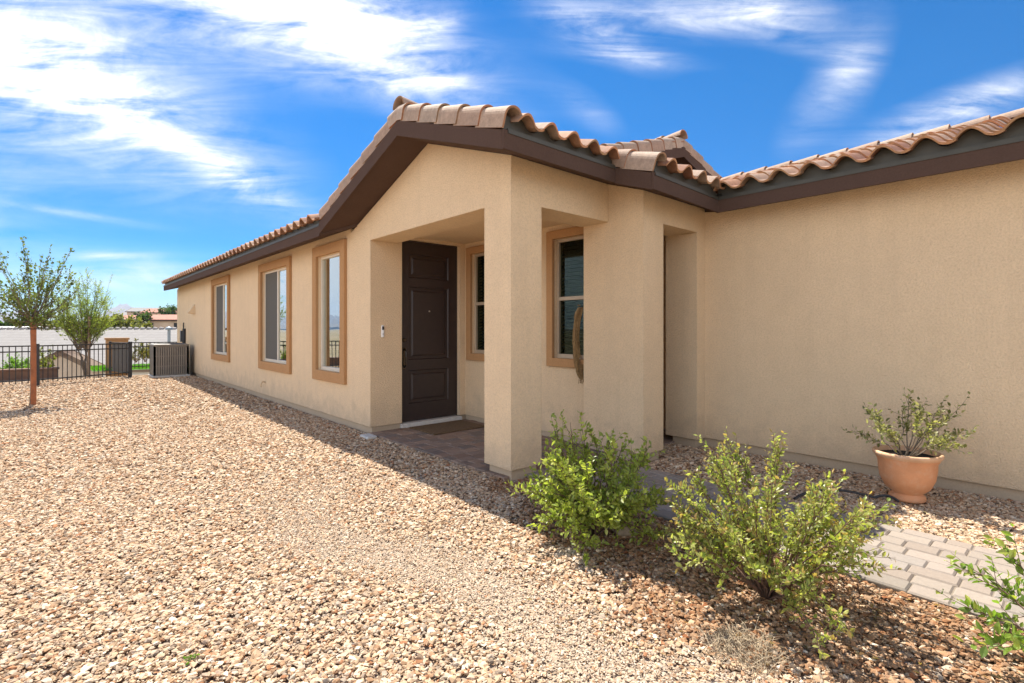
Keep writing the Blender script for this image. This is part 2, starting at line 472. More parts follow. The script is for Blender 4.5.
def board(p, q, out, h=FH+.012, dz=.004):
    p = Vector(p); q = Vector(q); o = Vector(out)*T; e = Vector(out)*.002
    up = Vector((0,0,1))
    fb.prism([p+e+up*dz, q+e+up*dz, q+e-up*h, p+e-up*h], o)
K = T+.002
board((EX, EYN+.0, ZE), (EX, YF, ZE), (-1,0,0))
board((EX, EYN, ZP), (EX, RY, zPN(0, RY)), (-1,0,0)); board((EX, RY, zPS(0, RY)), (EX, SY, zPS(0, SY)), (-1,0,0))
board((EX-K, SY, zPS(0, SY)), (SX, SY, zPS(0, SY)), (0,-1,0))
board((SX, SY-K, zPS(0, SY-K)), (SX, EY, ZP), (-1,0,0))
board((SX-K, EY, ZP), (CE, EY, ZE), (0,-1,0))
board((CE, EY-K, ZE), (CE, -4.3, ZE), (-1,0,0))
board((4.2, GY, zML(4.2, 0)), (GX, GY, zML(GX, 0)), (0,-1,0)); board((GX, GY, zMR(GX, 0)), (9.9, GY, zMR(9.9, 0)), (0,-1,0))
board((EX, YF, ZE), (GX, YF, zML(GX, 0)), (0,1,0))
board((CE, -4.3, ZE), (CXR, -4.3, zCL(CXR, 0)), (0,-1,0))
fb.build('fascia', M['fascia'], house)

# ------------------------------------------------------------------ clay tiles
TWD, TLN, AMP = .28, .335, .072
def prof(u):          # u in 0..1 over one S tile
    return AMP*sin(pi*u/.64) if u < .64 else -.016*sin(pi*(u-.64)/.36)
def tilecol():
    b = rnd.choice([(.46,.255,.155), (.40,.20,.115), (.50,.33,.23), (.36,.17,.10), (.47,.29,.19), (.52,.37,.27), (.42,.22,.13)])
    k = rnd.uniform(.72, .98); return tuple(x*k for x in b)
def inpoly(x, y, poly):
    r = False; j = len(poly)-1
    for i in range(len(poly)):
        (xi, yi), (xj, yj) = poly[i], poly[j]
        if (yi > y) != (yj > y) and x < (xj-xi)*(y-yi)/(yj-yi)+xi: r = not r
        j = i
    return r
NS = 14
US = [i/NS for i in range(NS+1)]
LIFT = .085
def tiles(mb, O, e, h, a0, a1, length, poly, b0=-.055, SL=SL):
    O = Vector(O); e = Vector(e); hv = Vector(h); q = sqrt(1+SL*SL)
    U = (hv + Vector((0,0,SL)))/q; N = (Vector((0,0,1)) - hv*SL)/q
    na = int(math.ceil((a1-a0)/TWD)); nb = int(math.ceil((length*q - b0)/TLN))
    for j in range(nb):
        for i in range(na):
            a = a0+i*TWD; b = b0+j*TLN
            cpt = O + e*(a+TWD/2) + U*max(b+TLN/2, .05)
            if not inpoly(cpt.x, cpt.y, poly): continue
            col = tilecol(); lip = (.50*rnd.uniform(.85, 1.1), .25, .12)
            jt = rnd.uniform(-.004, .004); ja = rnd.uniform(-.003, .003)
            vs = []
            for (bb, cc, th) in ((b-.0, LIFT+.022+jt, 0), (b+TLN+.03, LIFT+.002, 0), (b, LIFT+.022+jt, .019), (b+TLN+.03, LIFT, .019)):
                for u in US:
                    vs.append(O + e*(a+ja+u*(TWD+.012)) + U*bb + N*(cc+prof(u)-th))
            n1 = NS+1; fs = []
            for k in range(NS): fs.append((k, k+1, n1+k+1, n1+k))
            mb.add(vs, fs + [(2*n1+k, 3*n1+k, 3*n1+k+1, 2*n1+k+1) for k in range(NS)] + [(0, n1, 3*n1, 2*n1), (NS, 2*n1+NS, 3*n1+NS, n1+NS)], col)
            mb.add(vs, [(k, 2*n1+k, 2*n1+k+1, k+1) for k in range(NS)], lip)
def closure(mb, O, e, h, a0, a1, back=.012):
    O = Vector(O); e = Vector(e); hv = Vector(h)
    a = a0
    while a < a1-.02:
        ue = min(1, (a1-a)/TWD); ks = [u for u in US if u <= ue+1e-6]
        b = [O + hv*back + e*(a+u*TWD) - Vector((0,0,.02)) for u in ks]; t = [O + hv*back + e*(a+u*TWD) + Vector((0,0,LIFT+prof(u)-.003)) for u in ks]
        n1 = len(ks); mb.add(b+t, [(k, k+1, n1+k+1, n1+k) for k in range(n1-1)]); a += TWD
    mb.box(min(O.x+e.x*a0, O.x+e.x*a1)-(.03 if e.y else 0)*0, 0, 0, 0, 0, 0) if False else None
def lipstrip(mb, p, q, out):     # thin metal drip edge along the eave
    p = Vector(p); q = Vector(q); o = Vector(out)
    mb.prism([p+o*.026+Vector((0,0,.006)), q+o*.026+Vector((0,0,.006)), q-o*.05+Vector((0,0,.012)), p-o*.05+Vector((0,0,.012))], (0,0,.012))
    mb.prism([p+o*.026+Vector((0,0,.006)), q+o*.026+Vector((0,0,.006)), q+o*.026+Vector((0,0,-.022)), p+o*.026+Vector((0,0,-.022))], o*.005)

rt = MB(); tiles(rt, (EX, YF, ZE), (0,-1,0), (1,0,0), .05, YF-GY, GX-EX, polyML, SL=SLM); roofM = rt.build('roof', M['tile'], house)
rt = MB(); tiles(rt, (2*GX-EX, GY, ZE), (0,1,0), (-1,0,0), 0, YF-GY, GX-EX, polyMR, SL=SLM); rt.build('roof', M['tile'], house)
rt = MB(); tiles(rt, (EX, EYN, ZP), (-1,0,0), (0,-1,0), -2.3, .0, EYN-RY, polyPN); rt.build('roof', M['tile'], house)
rt = MB()
polyPS1 = [(EX, RY), (EX, SY), (SX, SY), (SX, RY)]; polyPS2 = [(SX, RY), (SX, EY), (CE, EY), (CE+RY-EY, RY)]
tiles(rt, (EX+.08, SY, zPS(0, SY)), (1,0,0), (0,1,0), 0, SX-EX-.05, RY-SY, polyPS1)
tiles(rt, (SX+.10, EY, ZP), (1,0,0), (0,1,0), 0, CE-SX+2.1, RY-EY, polyPS2)
roofP = rt.build('roof', M['tile'], house)
rt = MB(); tiles(rt, (CE, EY, ZE), (0,-1,0), (1,0,0), -2.24, EY+4.3, CXR-CE, polyCL, SL=SLC); roofC = rt.build('roof', M['tile'], house)
rt = MB(); tiles(rt, (9.87, -4.3, ZE), (0,1,0), (-1,0,0), 0, RY+4.3, 9.87-CXR, polyCR, SL=SLC); rt.build('roof', M['tile'], house)

cl = MB()
closure(cl, (EX, YF, ZE), (0,-1,0), (1,0,0), .05, YF-EYN-.02)
closure(cl, (EX+.08, SY, zPS(0, SY)), (1,0,0), (0,1,0), 0, SX-EX)
closure(cl, (SX+.10, EY, ZP), (1,0,0), (0,1,0), 0, CE-SX-.1)
cl.box(EX+.003, SY+.012, zPS(0, SY)-.02, EX+.081, SY+.03, zPS(0, SY)+.135); cl.box(SX+.003, EY+.012, ZP-.02, SX+.101, EY+.03, ZP+.135)
closure(cl, (CE, EY, ZE), (0,-1,0), (1,0,0), 0, EY+4.3)
lipstrip(cl, (EX, YF, ZE), (EX, EYN, ZE), (-1,0,0))
lipstrip(cl, (EX+.02, SY, zPS(0, SY)), (SX, SY, zPS(0, SY)), (0,-1,0))
lipstrip(cl, (SX, EY, ZP), (CE, EY, ZE), (0,-1,0))
lipstrip(cl, (CE, EY, ZE), (CE, -4.3, ZE), (-1,0,0))
# valley flashing between the wings
cl.prism([(CE-.06, EY-.06, ZE+.03), (CE+.16, EY-.05, ZE+.035), (CE+RY-EY+.1, RY-.1, ZE+.035+SL*(RY-EY)), (CE+RY-EY-.1, RY+.1, ZE+.035+SL*(RY-EY))], (0,0,.008))
cl.build('eave_closure', M['closure'], house)

def barrels(p, q, up, r0, name, parent, skirt=None, step=TLN, lift=.0, sweep=pi):
    """half-round cap tiles from p (low) to q (high); skirt = outward vector for rake tiles."""
    mb = MB(); p = Vector(p); q = Vector(q); d = (q-p); L = d.length; d.normalize(); up = Vector(up).normalized()
    up = (up - d*up.dot(d)).normalized(); side = d.cross(up)
    if skirt is not None and side.dot(Vector(skirt)) < 0: side = -side
    n = int(math.ceil(L/step))
    for i in range(n):
        a = i*step; b = min(a+step+.05, L+.02)
        col = tilecol(); col = tuple(x*.45+y*.55 for x, y in zip(col, (.47,.38,.29))); lip = (.40*rnd.uniform(.8, 1.2), .20, .105)
        j = rnd.uniform(-.004, .004); vs = []; K_ = 12
        for (t, r, lf) in ((a, r0*1.10, .016), (b, r0*.92, 0), (a, r0*1.10-.018, .016), (b, r0*.92-.018, 0)):
            ring = []
            for k in range(K_+1):
                th = pi*k/K_
                ring.append((cos(th)*r+j, sin(th)*r*.92+lf+lift))
            if skirt is not None: ring = [(r*1.0+j, -.105+lf+lift)] + ring
            vs += [p + d*t + side*x + up*z for x, z in ring]
        n1 = len(vs)//4
        mb.add(vs, [(k, k+1, n1+k+1, n1+k) for k in range(n1-1)] + [(2*n1+k, 3*n1+k, 3*n1+k+1, 2*n1+k+1) for k in range(n1-1)], col)
        mb.add(vs, [(k, 2*n1+k, 2*n1+k+1, k+1) for k in range(n1-1)] + [(n1+k, n1+k+1, 3*n1+k+1, 3*n1+k) for k in range(n1-1)] + [(0, n1, 3*n1, 2*n1)], lip)
    return mb.build(name, M['tile'], parent)
Z3 = (0,0,1); RL = .112
ro = .055
barrels((EX+ro, EYN-.02, ZP+RL), (EX+ro, RY, zPN(0, RY)+RL), Z3, .082, 'rake_cap', roofP, (-1,0,0))
barrels((EX+ro, SY-.05, zPS(0, SY-.05)+RL), (EX+ro, RY, zPS(0, RY)+RL), Z3, .082, 'rake_cap', roofP, (-1,0,0))
barrels((SX+ro, EY-.05, ZP-.02+RL), (SX+ro, SY+.08, zPS(0, SY+.08)+RL), Z3, .082, 'rake_cap', roofP, (-1,0,0))
barrels((EX-.01, RY, zPN(0, RY)+.14), (5.0, RY, zPN(0, RY)+.14), Z3, .105, 'ridge_cap', roofP)
barrels((4.3, GY+ro, zML(4.3, 0)+.088), (GX, GY+ro, zML(GX, 0)+.088), Z3, .082, 'rake_cap', roofM, (0,-1,0))
barrels((2*GX-4.3, GY+ro, zML(4.3, 0)+.088), (GX, GY+ro, zML(GX, 0)+.088), Z3, .082, 'rake_cap', roofM, (0,-1,0))
barrels((GX, GY-.02, zML(GX, 0)+.14), (GX, YF, zML(GX, 0)+.14), Z3, .105, 'ridge_cap', roofM)
barrels((CXR, -4.3, zCL(CXR, 0)+.10), (CXR, GY+.2, zCL(CXR, 0)+.10), Z3, .10, 'ridge_cap', roofC)
barrels((EX, YF-ro, ZE+RL), (GX, YF-ro, zML(GX, 0)+RL), Z3, .082, 'rake_cap', roofM, (0,1,0))

# ------------------------------------------------------------------ windows
def window(X, y, z, tw, kind, label):
    y0, y1 = y; z0, z1 = z
    m = MB(); m.ring(X-.045, .047, y0, y1, z0, z1, tw, tw); wd = m.build('window', M['trim'], house, bevel=.006)
    wd['label'] = label
    a, b, lo, hi = y0+tw, y1-tw, z0+tw, z1-tw
    m = MB(); m.ring(X+.035, .06, a, b, lo, hi, .035, .05)
    if kind == 'slider':
        m.box(X+.045, (a+b)/2-.022, lo+.05, X+.085, (a+b)/2+.022, hi-.035)
    elif kind == 'hung':
        m.box(X+.04, a+.035, (lo+hi)/2-.022, X+.085, b-.035, (lo+hi)/2+.022)
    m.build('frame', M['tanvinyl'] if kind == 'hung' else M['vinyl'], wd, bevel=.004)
    g = M['glass2'] if kind == 'hung' else M['glass']
    m = MB(); m.box(X+.066, a+.02, lo+.03, X+.072, b-.02, hi-.02); m.build('pane', g, wd)
    if kind == 'slider':     # insect screen in front of the far sash
        k = MB(); k.box(X+.047, (a+b)/2+.022, lo+.05, X+.051, b-.035, hi-.035); k.build('screen', M['screen'], wd)
    # blinds behind the glass
    bl = MB(); zz = lo+.03; i = 0
    while zz < hi-.02:
        bl.prism([(X+.115, a+.01, zz), (X+.115, b-.01, zz), (X+.155, b-.01, zz+.022), (X+.155, a+.01, zz+.022)], (0,0,.003)); zz += .045
    for q in (.2, .8): bl.box(X+.134, a+(b-a)*q-.004, lo, X+.137, a+(b-a)*q+.004, hi)
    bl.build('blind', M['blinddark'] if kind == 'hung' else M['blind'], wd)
    m = MB(); m.box(X+.185, a-.03, lo-.05, X+.195, b+.03, hi+.05); m.build('backing', M['dark'], wd)
def screenmat():
    k = NT('insect_screen')
    d = k.pbr((.13, .122, .105), .9)
    t = k.n('ShaderNodeBsdfTransparent')
    m = k.n('ShaderNodeMixShader', ins={0: .22}); k.l(d.outputs[0], m.inputs[1]); k.l(t.outputs[0], m.inputs[2])
    return k.done(m)
M['screen'] = screenmat()
labs = ['narrow single-pane window nearest the porch with blinds inside', 'middle sliding window with a dark insect screen', 'far sliding window near the AC unit']
for d, lb in zip(wins, labs): window(X1, d['y'], d['z'], TW, d['kind'], lb)
window(XW, pw[0]['y'], pw[0]['z'], PT, 'hung', 'porch window beside the front door')
window(XW, pw[1]['y'], pw[1]['z'], PT, 'hung', 'porch window with dark blinds seen between the pillar and the pier')

# ------------------------------------------------------------------ front door
d = MB(); Y = YD+.075
x0, x1, z0, z1 = DX0+.012, DX1-.012, .085, DZ1-.012
d.box(x0, Y+.02, z0, x1, Y+.055, z1)
W = x1-x0; st = .135
for (a, b) in ((x0, x0+st), (x1-st, x1)): d.box(a, Y, z0, b, Y+.02, z1)
rails = [(z0, z0+.24), (z0+.70, z0+.84), (z1-.62, z1-.50), (z1-.17, z1)]
for a, b in rails: d.box(x0+st, Y, a, x1-st, Y+.02, b)
for a, b in ((rails[0][1], rails[1][0]), (rails[1][1], rails[2][0]), (rails[2][1], rails[3][0])):
    X0, X3 = x0+st, x1-st; i1, i2 = .022, .07
    vs = []
    for (ins, dep) in ((0, .0), (.012, .017), (i2-.02, .018), (i2, .006)):
        vs += [(X0+ins, Y+dep, a+ins), (X3-ins, Y+dep, a+ins), (X3-ins, Y+dep, b-ins), (X0+ins, Y+dep, b-ins)]
    fs = []
    for r in range(3):
        for k in range(4): fs.append((r*4+k, r*4+(k+1) % 4, (r+1)*4+(k+1) % 4, (r+1)*4+k))
    fs.append((12, 13, 14, 15)); d.add(vs, fs)
door = d.build('door', M['door'], house); door['label'] = 'dark brown three-panel front door'
m = MB(); m.box(DX0-.0, Y-.01, DZ0+.03, DX0+.011, YD+.19, DZ1); m.box(DX1-.011, Y-.01, DZ0+.03, DX1, YD+.19, DZ1); m.box(DX0+.011, Y-.01, DZ1-.011, DX1-.011, YD+.19, DZ1)
m.build('jamb', M['door'], door)
m = MB(); m.box(DX0-.02, YD-.03, -.02, DX1+.02, YD+.18, .078); m.build('threshold', M['concrete'], door, bevel=.006)
m = MB(); hx = x0+.06
m.lathe([(0, 0), (.03, 0), (.03, .012), (.024, .02), (0, .021)], (0,0,0), 16); m.v = [(hx+a, Y-c_, 1.20+b) for a, b, c_ in m.v]
m.box(hx-.026, Y-.008, .80, hx+.026, Y-.0005, 1.10)
m.tube([(hx, Y-.01, 1.08), (hx, Y-.05, 1.05), (hx, Y-.055, .97), (hx, Y-.05, .86), (hx, Y-.01, .83)], .011, 8)
m.build('handle', M['bronze'], door, smooth=False)
m = MB(); m.lathe([(0, 0), (.012, 0), (.012, .006), (0, .006)], (0,0,0), 12); m.v = [((x0+x1)/2+a, Y-.001-c_, 1.60+b) for a, b, c_ in m.v]
m.build('peephole', M['metal'], door)
# doorbell, vent hood, pipe stub, wiring on the facade
m = MB(); m.box(3.165, YD-.026, 1.24, 3.205, YD-.001, 1.40); db = m.build('doorbell', M['white'], house, bevel=.012, seg=3)
m = MB(); m.box(3.170, YD-.028, 1.34, 3.200, YD-.0255, 1.385); m.build('camera_lens', M['black'], db)
m = MB(); m.lathe([(0, 0), (.01, 0), (.01, .004), (0, .004)], (0,0,0), 12); m.v = [(3.185+a, YD-.0265-c_, 1.285+b) for a, b, c_ in m.v]; m.build('button', M['metal'], db)
m = MB(); hy = 17.3
m.add([(X1-.001, hy-.16, 1.78), (X1-.001, hy+.16, 1.78), (X1-.17, hy-.12, 1.82), (X1-.17, hy+.12, 1.82), (X1-.001, hy-.13, 2.07), (X1-.001, hy+.13, 2.07)],
      [(0,2,3,1), (2,4,5,3), (0,4,2), (1,3,5), (0,1,5,4)]); m.build('vent_hood', M['stucco'], house)
m = MB(); m.tube([(X1+.0, 10.55, .33), (X1-.05, 10.55, .34), (X1-.075, 10.55, .30), (X1-.08, 10.55, .24)], .014, 8); m.lathe([(0,0),(.035,0),(.035,.006),(0,.006)], (0,0,0), 14)
m.v[-56:] = [(X1-.001-c_, 10.55+a, .33+b) for a, b, c_ in m.v[-56:]]; m.build('pipe_stub', M['stucco'], house)
m = MB(); m.box(X1-.10, 18.72, .95, X1-.002, 18.95, 1.30); m.tube([(X1-.03, 18.8, 1.29), (X1-.03, 18.8, 1.55)], .016, 8)
m.tube([(X1-.04, 18.62, 1.36), (X1-.05, 18.62, .5), (X1-.12, 18.5, .25), (X1-.2, 18.0, .22)], .045, 8)
m.tube([(X1-.04, 18.72, 1.3), (X1-.05, 18.72, .02)], .03, 8); cb = m.build('conduit', M['black'], house)
m = MB(); m.box(X1-.12, 18.2, .50, X1-.002, 18.42, .78); m.build('junction_box', M['concrete'], cb, bevel=.01)

# ------------------------------------------------------------------ AC unit
ac = thing('ac_unit', (2.45, 17.6, 0), 'grey-brown ribbed metal air conditioner standing on gravel against the far side wall', 'air conditioner')
m = MB(); m.box(2.00, 17.15, -.02, 2.90, 18.05, .05); m.build('pad', M['concrete'], ac, bevel=.01)
m = MB(); m.box(2.08, 17.23, .05, 2.82, 17.97, .88); m.build('coil', M['dark'], ac)
m = MB(); n = 15
for i in range(n+1):
    t = i/n
    for (px, py) in ((2.05+.8*t, 17.2), (2.05+.8*t, 18.0), (2.05, 17.2+.8*t), (2.85, 17.2+.8*t)):
        m.box(px-.019, py-.019, .052, px+.019, py+.019, .86)
for z in (.06, .30, .58, .84): 
    m.box(2.045, 17.192, z, 2.855, 17.222, z+.02); m.box(2.045, 17.978, z, 2.855, 18.008, z+.02); m.box(2.042, 17.222, z, 2.072, 17.978, z+.02)
m.build('grille', M['acmetal'], ac)
m = MB(); m.box(2.025, 17.175, .861, 2.875, 18.025, .925); m.build('top', M['acmetal'], ac, bevel=.02)
m = MB()
for r in (.08, .16, .24, .32): m.tube([(2.45+r*cos(2*pi*k/24), 17.6+r*sin(2*pi*k/24), .94) for k in range(25)], .005, 5)
for k in range(8): m.tube([(2.45, 17.6, .945), (2.45+.33*cos(2*pi*k/8), 17.6+.33*sin(2*pi*k/8), .94)], .005, 5)
m.build('fan_guard', M['black'], ac)

# ------------------------------------------------------------------ pavers: path and porch floor
PATHC = [(.285,.235,.19), (.255,.215,.175), (.305,.25,.205), (.27,.23,.195), (.28,.225,.18)]
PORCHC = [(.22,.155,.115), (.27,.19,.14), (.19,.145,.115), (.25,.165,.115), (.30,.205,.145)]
def pavers(name, x0, x1, y0, y1, along, z, label, wid=.128, pal=PATHC):
    mb = MB(); q = x0 if along == 'y' else y0; end = x1 if along == 'y' else y1; r = 0
    while q < end-.03:
        ww = min(wid, end-q); s = (y0 if along == 'y' else x0) - rnd.uniform(0, .25); e = y1 if along == 'y' else x1
        while s < e:
            ln = rnd.choice([.128, .17, .19, .22]); a = max(s, y0 if along == 'y' else x0); b = min(s+ln, e)
            if b-a > .02:
                base = rnd.choice(pal); k = rnd.uniform(.92, 1.08)
                dz = rnd.uniform(-.003, .003); g = .002
                if along == 'y': mb.cbox(q+g, a+g, -.05, q+ww-g, b-g, z+dz, .009, tuple(k*v for v in base))
                else: mb.cbox(a+g, q+g, -.05, b-g, q+ww-g, z+dz, .008, tuple(k*v for v in base))
            s += ln
        q += ww; r += 1
    mb.c and mb.add([(x0, y0, z-.009), (x1, y0, z-.009), (x1, y1, z-.009), (x0, y1, z-.009)], [(0,1,2,3)], (.23,.185,.14))
    return tag(mb.build(name, M['paver']), label, kind='structure')
pavers('path', 3.23, 4.24, -4, YP+.06, 'y', .022, 'beige concrete paver walkway leading to the porch')
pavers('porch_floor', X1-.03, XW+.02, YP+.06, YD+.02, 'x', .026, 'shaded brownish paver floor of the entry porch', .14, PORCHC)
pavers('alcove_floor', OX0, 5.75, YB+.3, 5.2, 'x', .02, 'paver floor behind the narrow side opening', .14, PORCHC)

# ------------------------------------------------------------------ gravel stones
def ico():
    t = (1+5**.5)/2
    v = np.array([(-1,t,0),(1,t,0),(-1,-t,0),(1,-t,0),(0,-1,t),(0,1,t),(0,-1,-t),(0,1,-t),(t,0,-1),(t,0,1),(-t,0,-1),(-t,0,1)], float)
    v /= np.linalg.norm(v[0])
    f = np.array([(0,11,5),(0,5,1),(0,1,7),(0,7,10),(0,10,11),(1,5,9),(5,11,4),(11,10,2),(10,7,6),(7,1,8),(3,9,4),(3,4,2),(3,2,6),(3,6,8),(3,8,9),(4,9,5),(2,4,11),(6,2,10),(8,6,7),(9,8,1)])
    return v, f
IV, IF = ico()
NVAR = 40
VARS = []
for i in range(NVAR):
    v = IV*(1+rng.uniform(-.45, .40, (12, 1))) + rng.uniform(-.26, .26, (12, 3))
    v *= np.array([rng.uniform(.95, 1.35), rng.uniform(.7, 1.05), rng.uniform(.42, .75)]); VARS.append(v)
VARS = np.array(VARS)
PAL = np.array([1.05, .985, .875])*np.array([(.50,.37,.26),(.44,.31,.21),(.56,.44,.33),(.38,.24,.15),(.60,.51,.41),(.34,.21,.13),(.47,.36,.28),(.42,.35,.29),(.53,.38,.26),(.30,.24,.19),(.64,.57,.48),(.40,.20,.11)])
PW = np.array([.16,.14,.15,.08,.12,.05,.10,.06,.08,.03,.05,.03]); PW /= PW.sum()
def free(x, y, mg=.02):
    bad = (x > X1-mg) & (y > YP-mg) & ~((x > 4.6) & (y < 3))
    bad &= ~((x > X1+PIL) & (x < XB) & (y < YP))
    bad |= (x > XB-mg) & (x < OX0+mg) & (y > YB-mg)
    bad |= (x > OX0) & (y > YB+.33)
    bad |= (x > OX1-mg) & (y > YB-mg)
    bad |= (x > XC-mg)
    bad |= (x > 3.235) & (x < 4.235) & (y < YP+.1)
    return ~bad
def trackmask(x, y):
    n = np.sin(x*2.1+y*1.3)*.22 + np.sin(y*2.7-x*.9)*.16
    d = np.abs(x-1.55+n)
    return np.clip((.5-d)/.35, 0, 1)*np.clip((5.2-y)/2.4, 0, 1)
def shademask(x, y):      # browner, darker stones beside the path: dappled shade put into their colour
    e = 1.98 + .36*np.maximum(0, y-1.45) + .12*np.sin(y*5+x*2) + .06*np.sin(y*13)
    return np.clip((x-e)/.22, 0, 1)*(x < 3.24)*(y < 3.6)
def scatter(t0, t1, dens, rmin, rmax, amax=1.3):
    A = amax*(t1*t1-t0*t0); n = int(A*dens)
    t = np.sqrt(rng.uniform(t0*t0, t1*t1, n)); a = rng.uniform(-amax, amax, n)*t
    x = FW.x*t + RT.x*a; y = FW.y*t + RT.y*a
    ok = free(x, y) & (x > -6) & (y < 18.4)
    tm = trackmask(x, y); ok &= rng.uniform(0, 1, n) > tm*.5
    x, y, tm = x[ok], y[ok], tm[ok]
    r = rmin + (rmax-rmin)*rng.beta(1.5, 3.2, len(x)); r *= 1-.42*tm
    return x, y, r
parts = [scatter(1.2, 4.6, 3700, .0064, .0195), scatter(1.2, 3.4, 2600, .0035, .007), scatter(4.6, 8.5, 1900, .0085, .0235), scatter(8.5, 15.5, 420, .014, .034, 1.05), scatter(15.5, 21, 170, .022, .040, 1.0)]
A_ = 1.3*(5.6**2-1.2**2); n = int(A_*9000)
t_ = np.sqrt(rng.uniform(1.2**2, 5.6**2, n)); a_ = rng.uniform(-1.3, 1.3, n)*t_
xg, yg = FW.x*t_ + RT.x*a_, FW.y*t_ + RT.y*a_
ok = (rng.uniform(0, 1, n) < trackmask(xg, yg)) & free(xg, yg); xg, yg = xg[ok], yg[ok]
ngrit = len(xg); parts.append((xg, yg, rng.uniform(.0028, .0062, ngrit)))
gx_ = np.concatenate([p[0] for p in parts]); gy_ = np.concatenate([p[1] for p in parts]); gr_ = np.concatenate([p[2] for p in parts])
n = len(gx_); var = rng.integers(0, NVAR, n)
V = VARS[var]                                      # n,12,3
az = rng.uniform(0, 2*pi, n); ti = rng.normal(0, .28, n)
ct, st_ = np.cos(ti)[:, None], np.sin(ti)[:, None]
y_ = V[:, :, 1]*ct - V[:, :, 2]*st_; z_ = V[:, :, 1]*st_ + V[:, :, 2]*ct; x_ = V[:, :, 0]
ca, sa = np.cos(az)[:, None], np.sin(az)[:, None]
P = np.stack([x_*ca - y_*sa, x_*sa + y_*ca, z_], -1)*gr_[:, None, None]
P[:, :, 0] += gx_[:, None]; P[:, :, 1] += gy_[:, None]; P[:, :, 2] += (rng.uniform(-.2, .55, n)*gr_*.55)[:, None]
FA = (IF[None] + (np.arange(n)*12)[:, None, None]).reshape(-1, 3)
cc = PAL[rng.choice(len(PAL), n, p=PW)]*rng.uniform(.72, 1.18, (n, 1))
cc[n-ngrit:] = cc[n-ngrit:]*.45 + np.array([.56,.455,.345])*.55
shade_mk = (rng.uniform(0, 1, n) < shademask(gx_, gy_)*.85)[:, None]
cc = np.where(shade_mk, cc*np.array([.62, .50, .42]), cc)
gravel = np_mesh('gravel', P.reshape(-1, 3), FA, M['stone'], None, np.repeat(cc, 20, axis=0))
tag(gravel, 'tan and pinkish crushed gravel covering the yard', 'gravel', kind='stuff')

# ------------------------------------------------------------------ plants
def leaves(pos, dirs, size, cols, name, mat, parent, aspect=.5, fold=.25, up=.5):
    n = len(pos); pos = np.array(pos); d = np.array(dirs); d /= np.linalg.norm(d, axis=1, keepdims=True)+1e-9
    ref = rng.normal(0, 1, (n, 3))*(1-up) + np.array([0, 0, 1.0])*up
    s = np.cross(d, ref); s /= np.linalg.norm(s, axis=1, keepdims=True)+1e-9
    nn = np.cross(s, d)
    L = (size*rng.uniform(.6, 1.25, n))[:, None]; Wd = L*aspect*.5
    droop = rng.uniform(-.12, .05, (n, 1))*L
    v0 = pos; tip = pos + d*L + nn*droop
    ml = pos + d*L*.42 + s*Wd + nn*L*fold*.35; mr = pos + d*L*.42 - s*Wd + nn*L*fold*.35
    ul = pos + d*L*.72 + s*Wd*.75 + nn*L*fold*.22; ur = pos + d*L*.72 - s*Wd*.75 + nn*L*fold*.22
    mid = pos + d*L*.57
    Vv = np.stack([v0, mr, ur, tip, ul, ml, mid], 1).reshape(-1, 3)
    b = (np.arange(n)*7)[:, None, None]
    fc = (np.array([(0,1,6),(1,2,6),(2,3,6),(3,4,6),(4,5,6),(5,0,6)])[None] + b).reshape(-1, 3)
    return np_mesh(name, Vv, fc, mat, parent, np.repeat(np.array(cols), 6, axis=0))
def curve(p, q, bend, k=6, jit=.0):
    p = Vector(p); q = Vector(q); out = []
    for i in range(k+1):
        t = i/k; b = p.lerp(q, t) + Vector(bend)*(4*t*(1-t))
        if 0 < i < k and jit: b += Vector((rnd.gauss(0, jit), rnd.gauss(0, jit), rnd.gauss(0, jit)))
        out.append(b)
    return out
def rv(s=1): return Vector((rnd.gauss(0, s), rnd.gauss(0, s), rnd.gauss(0, s)))
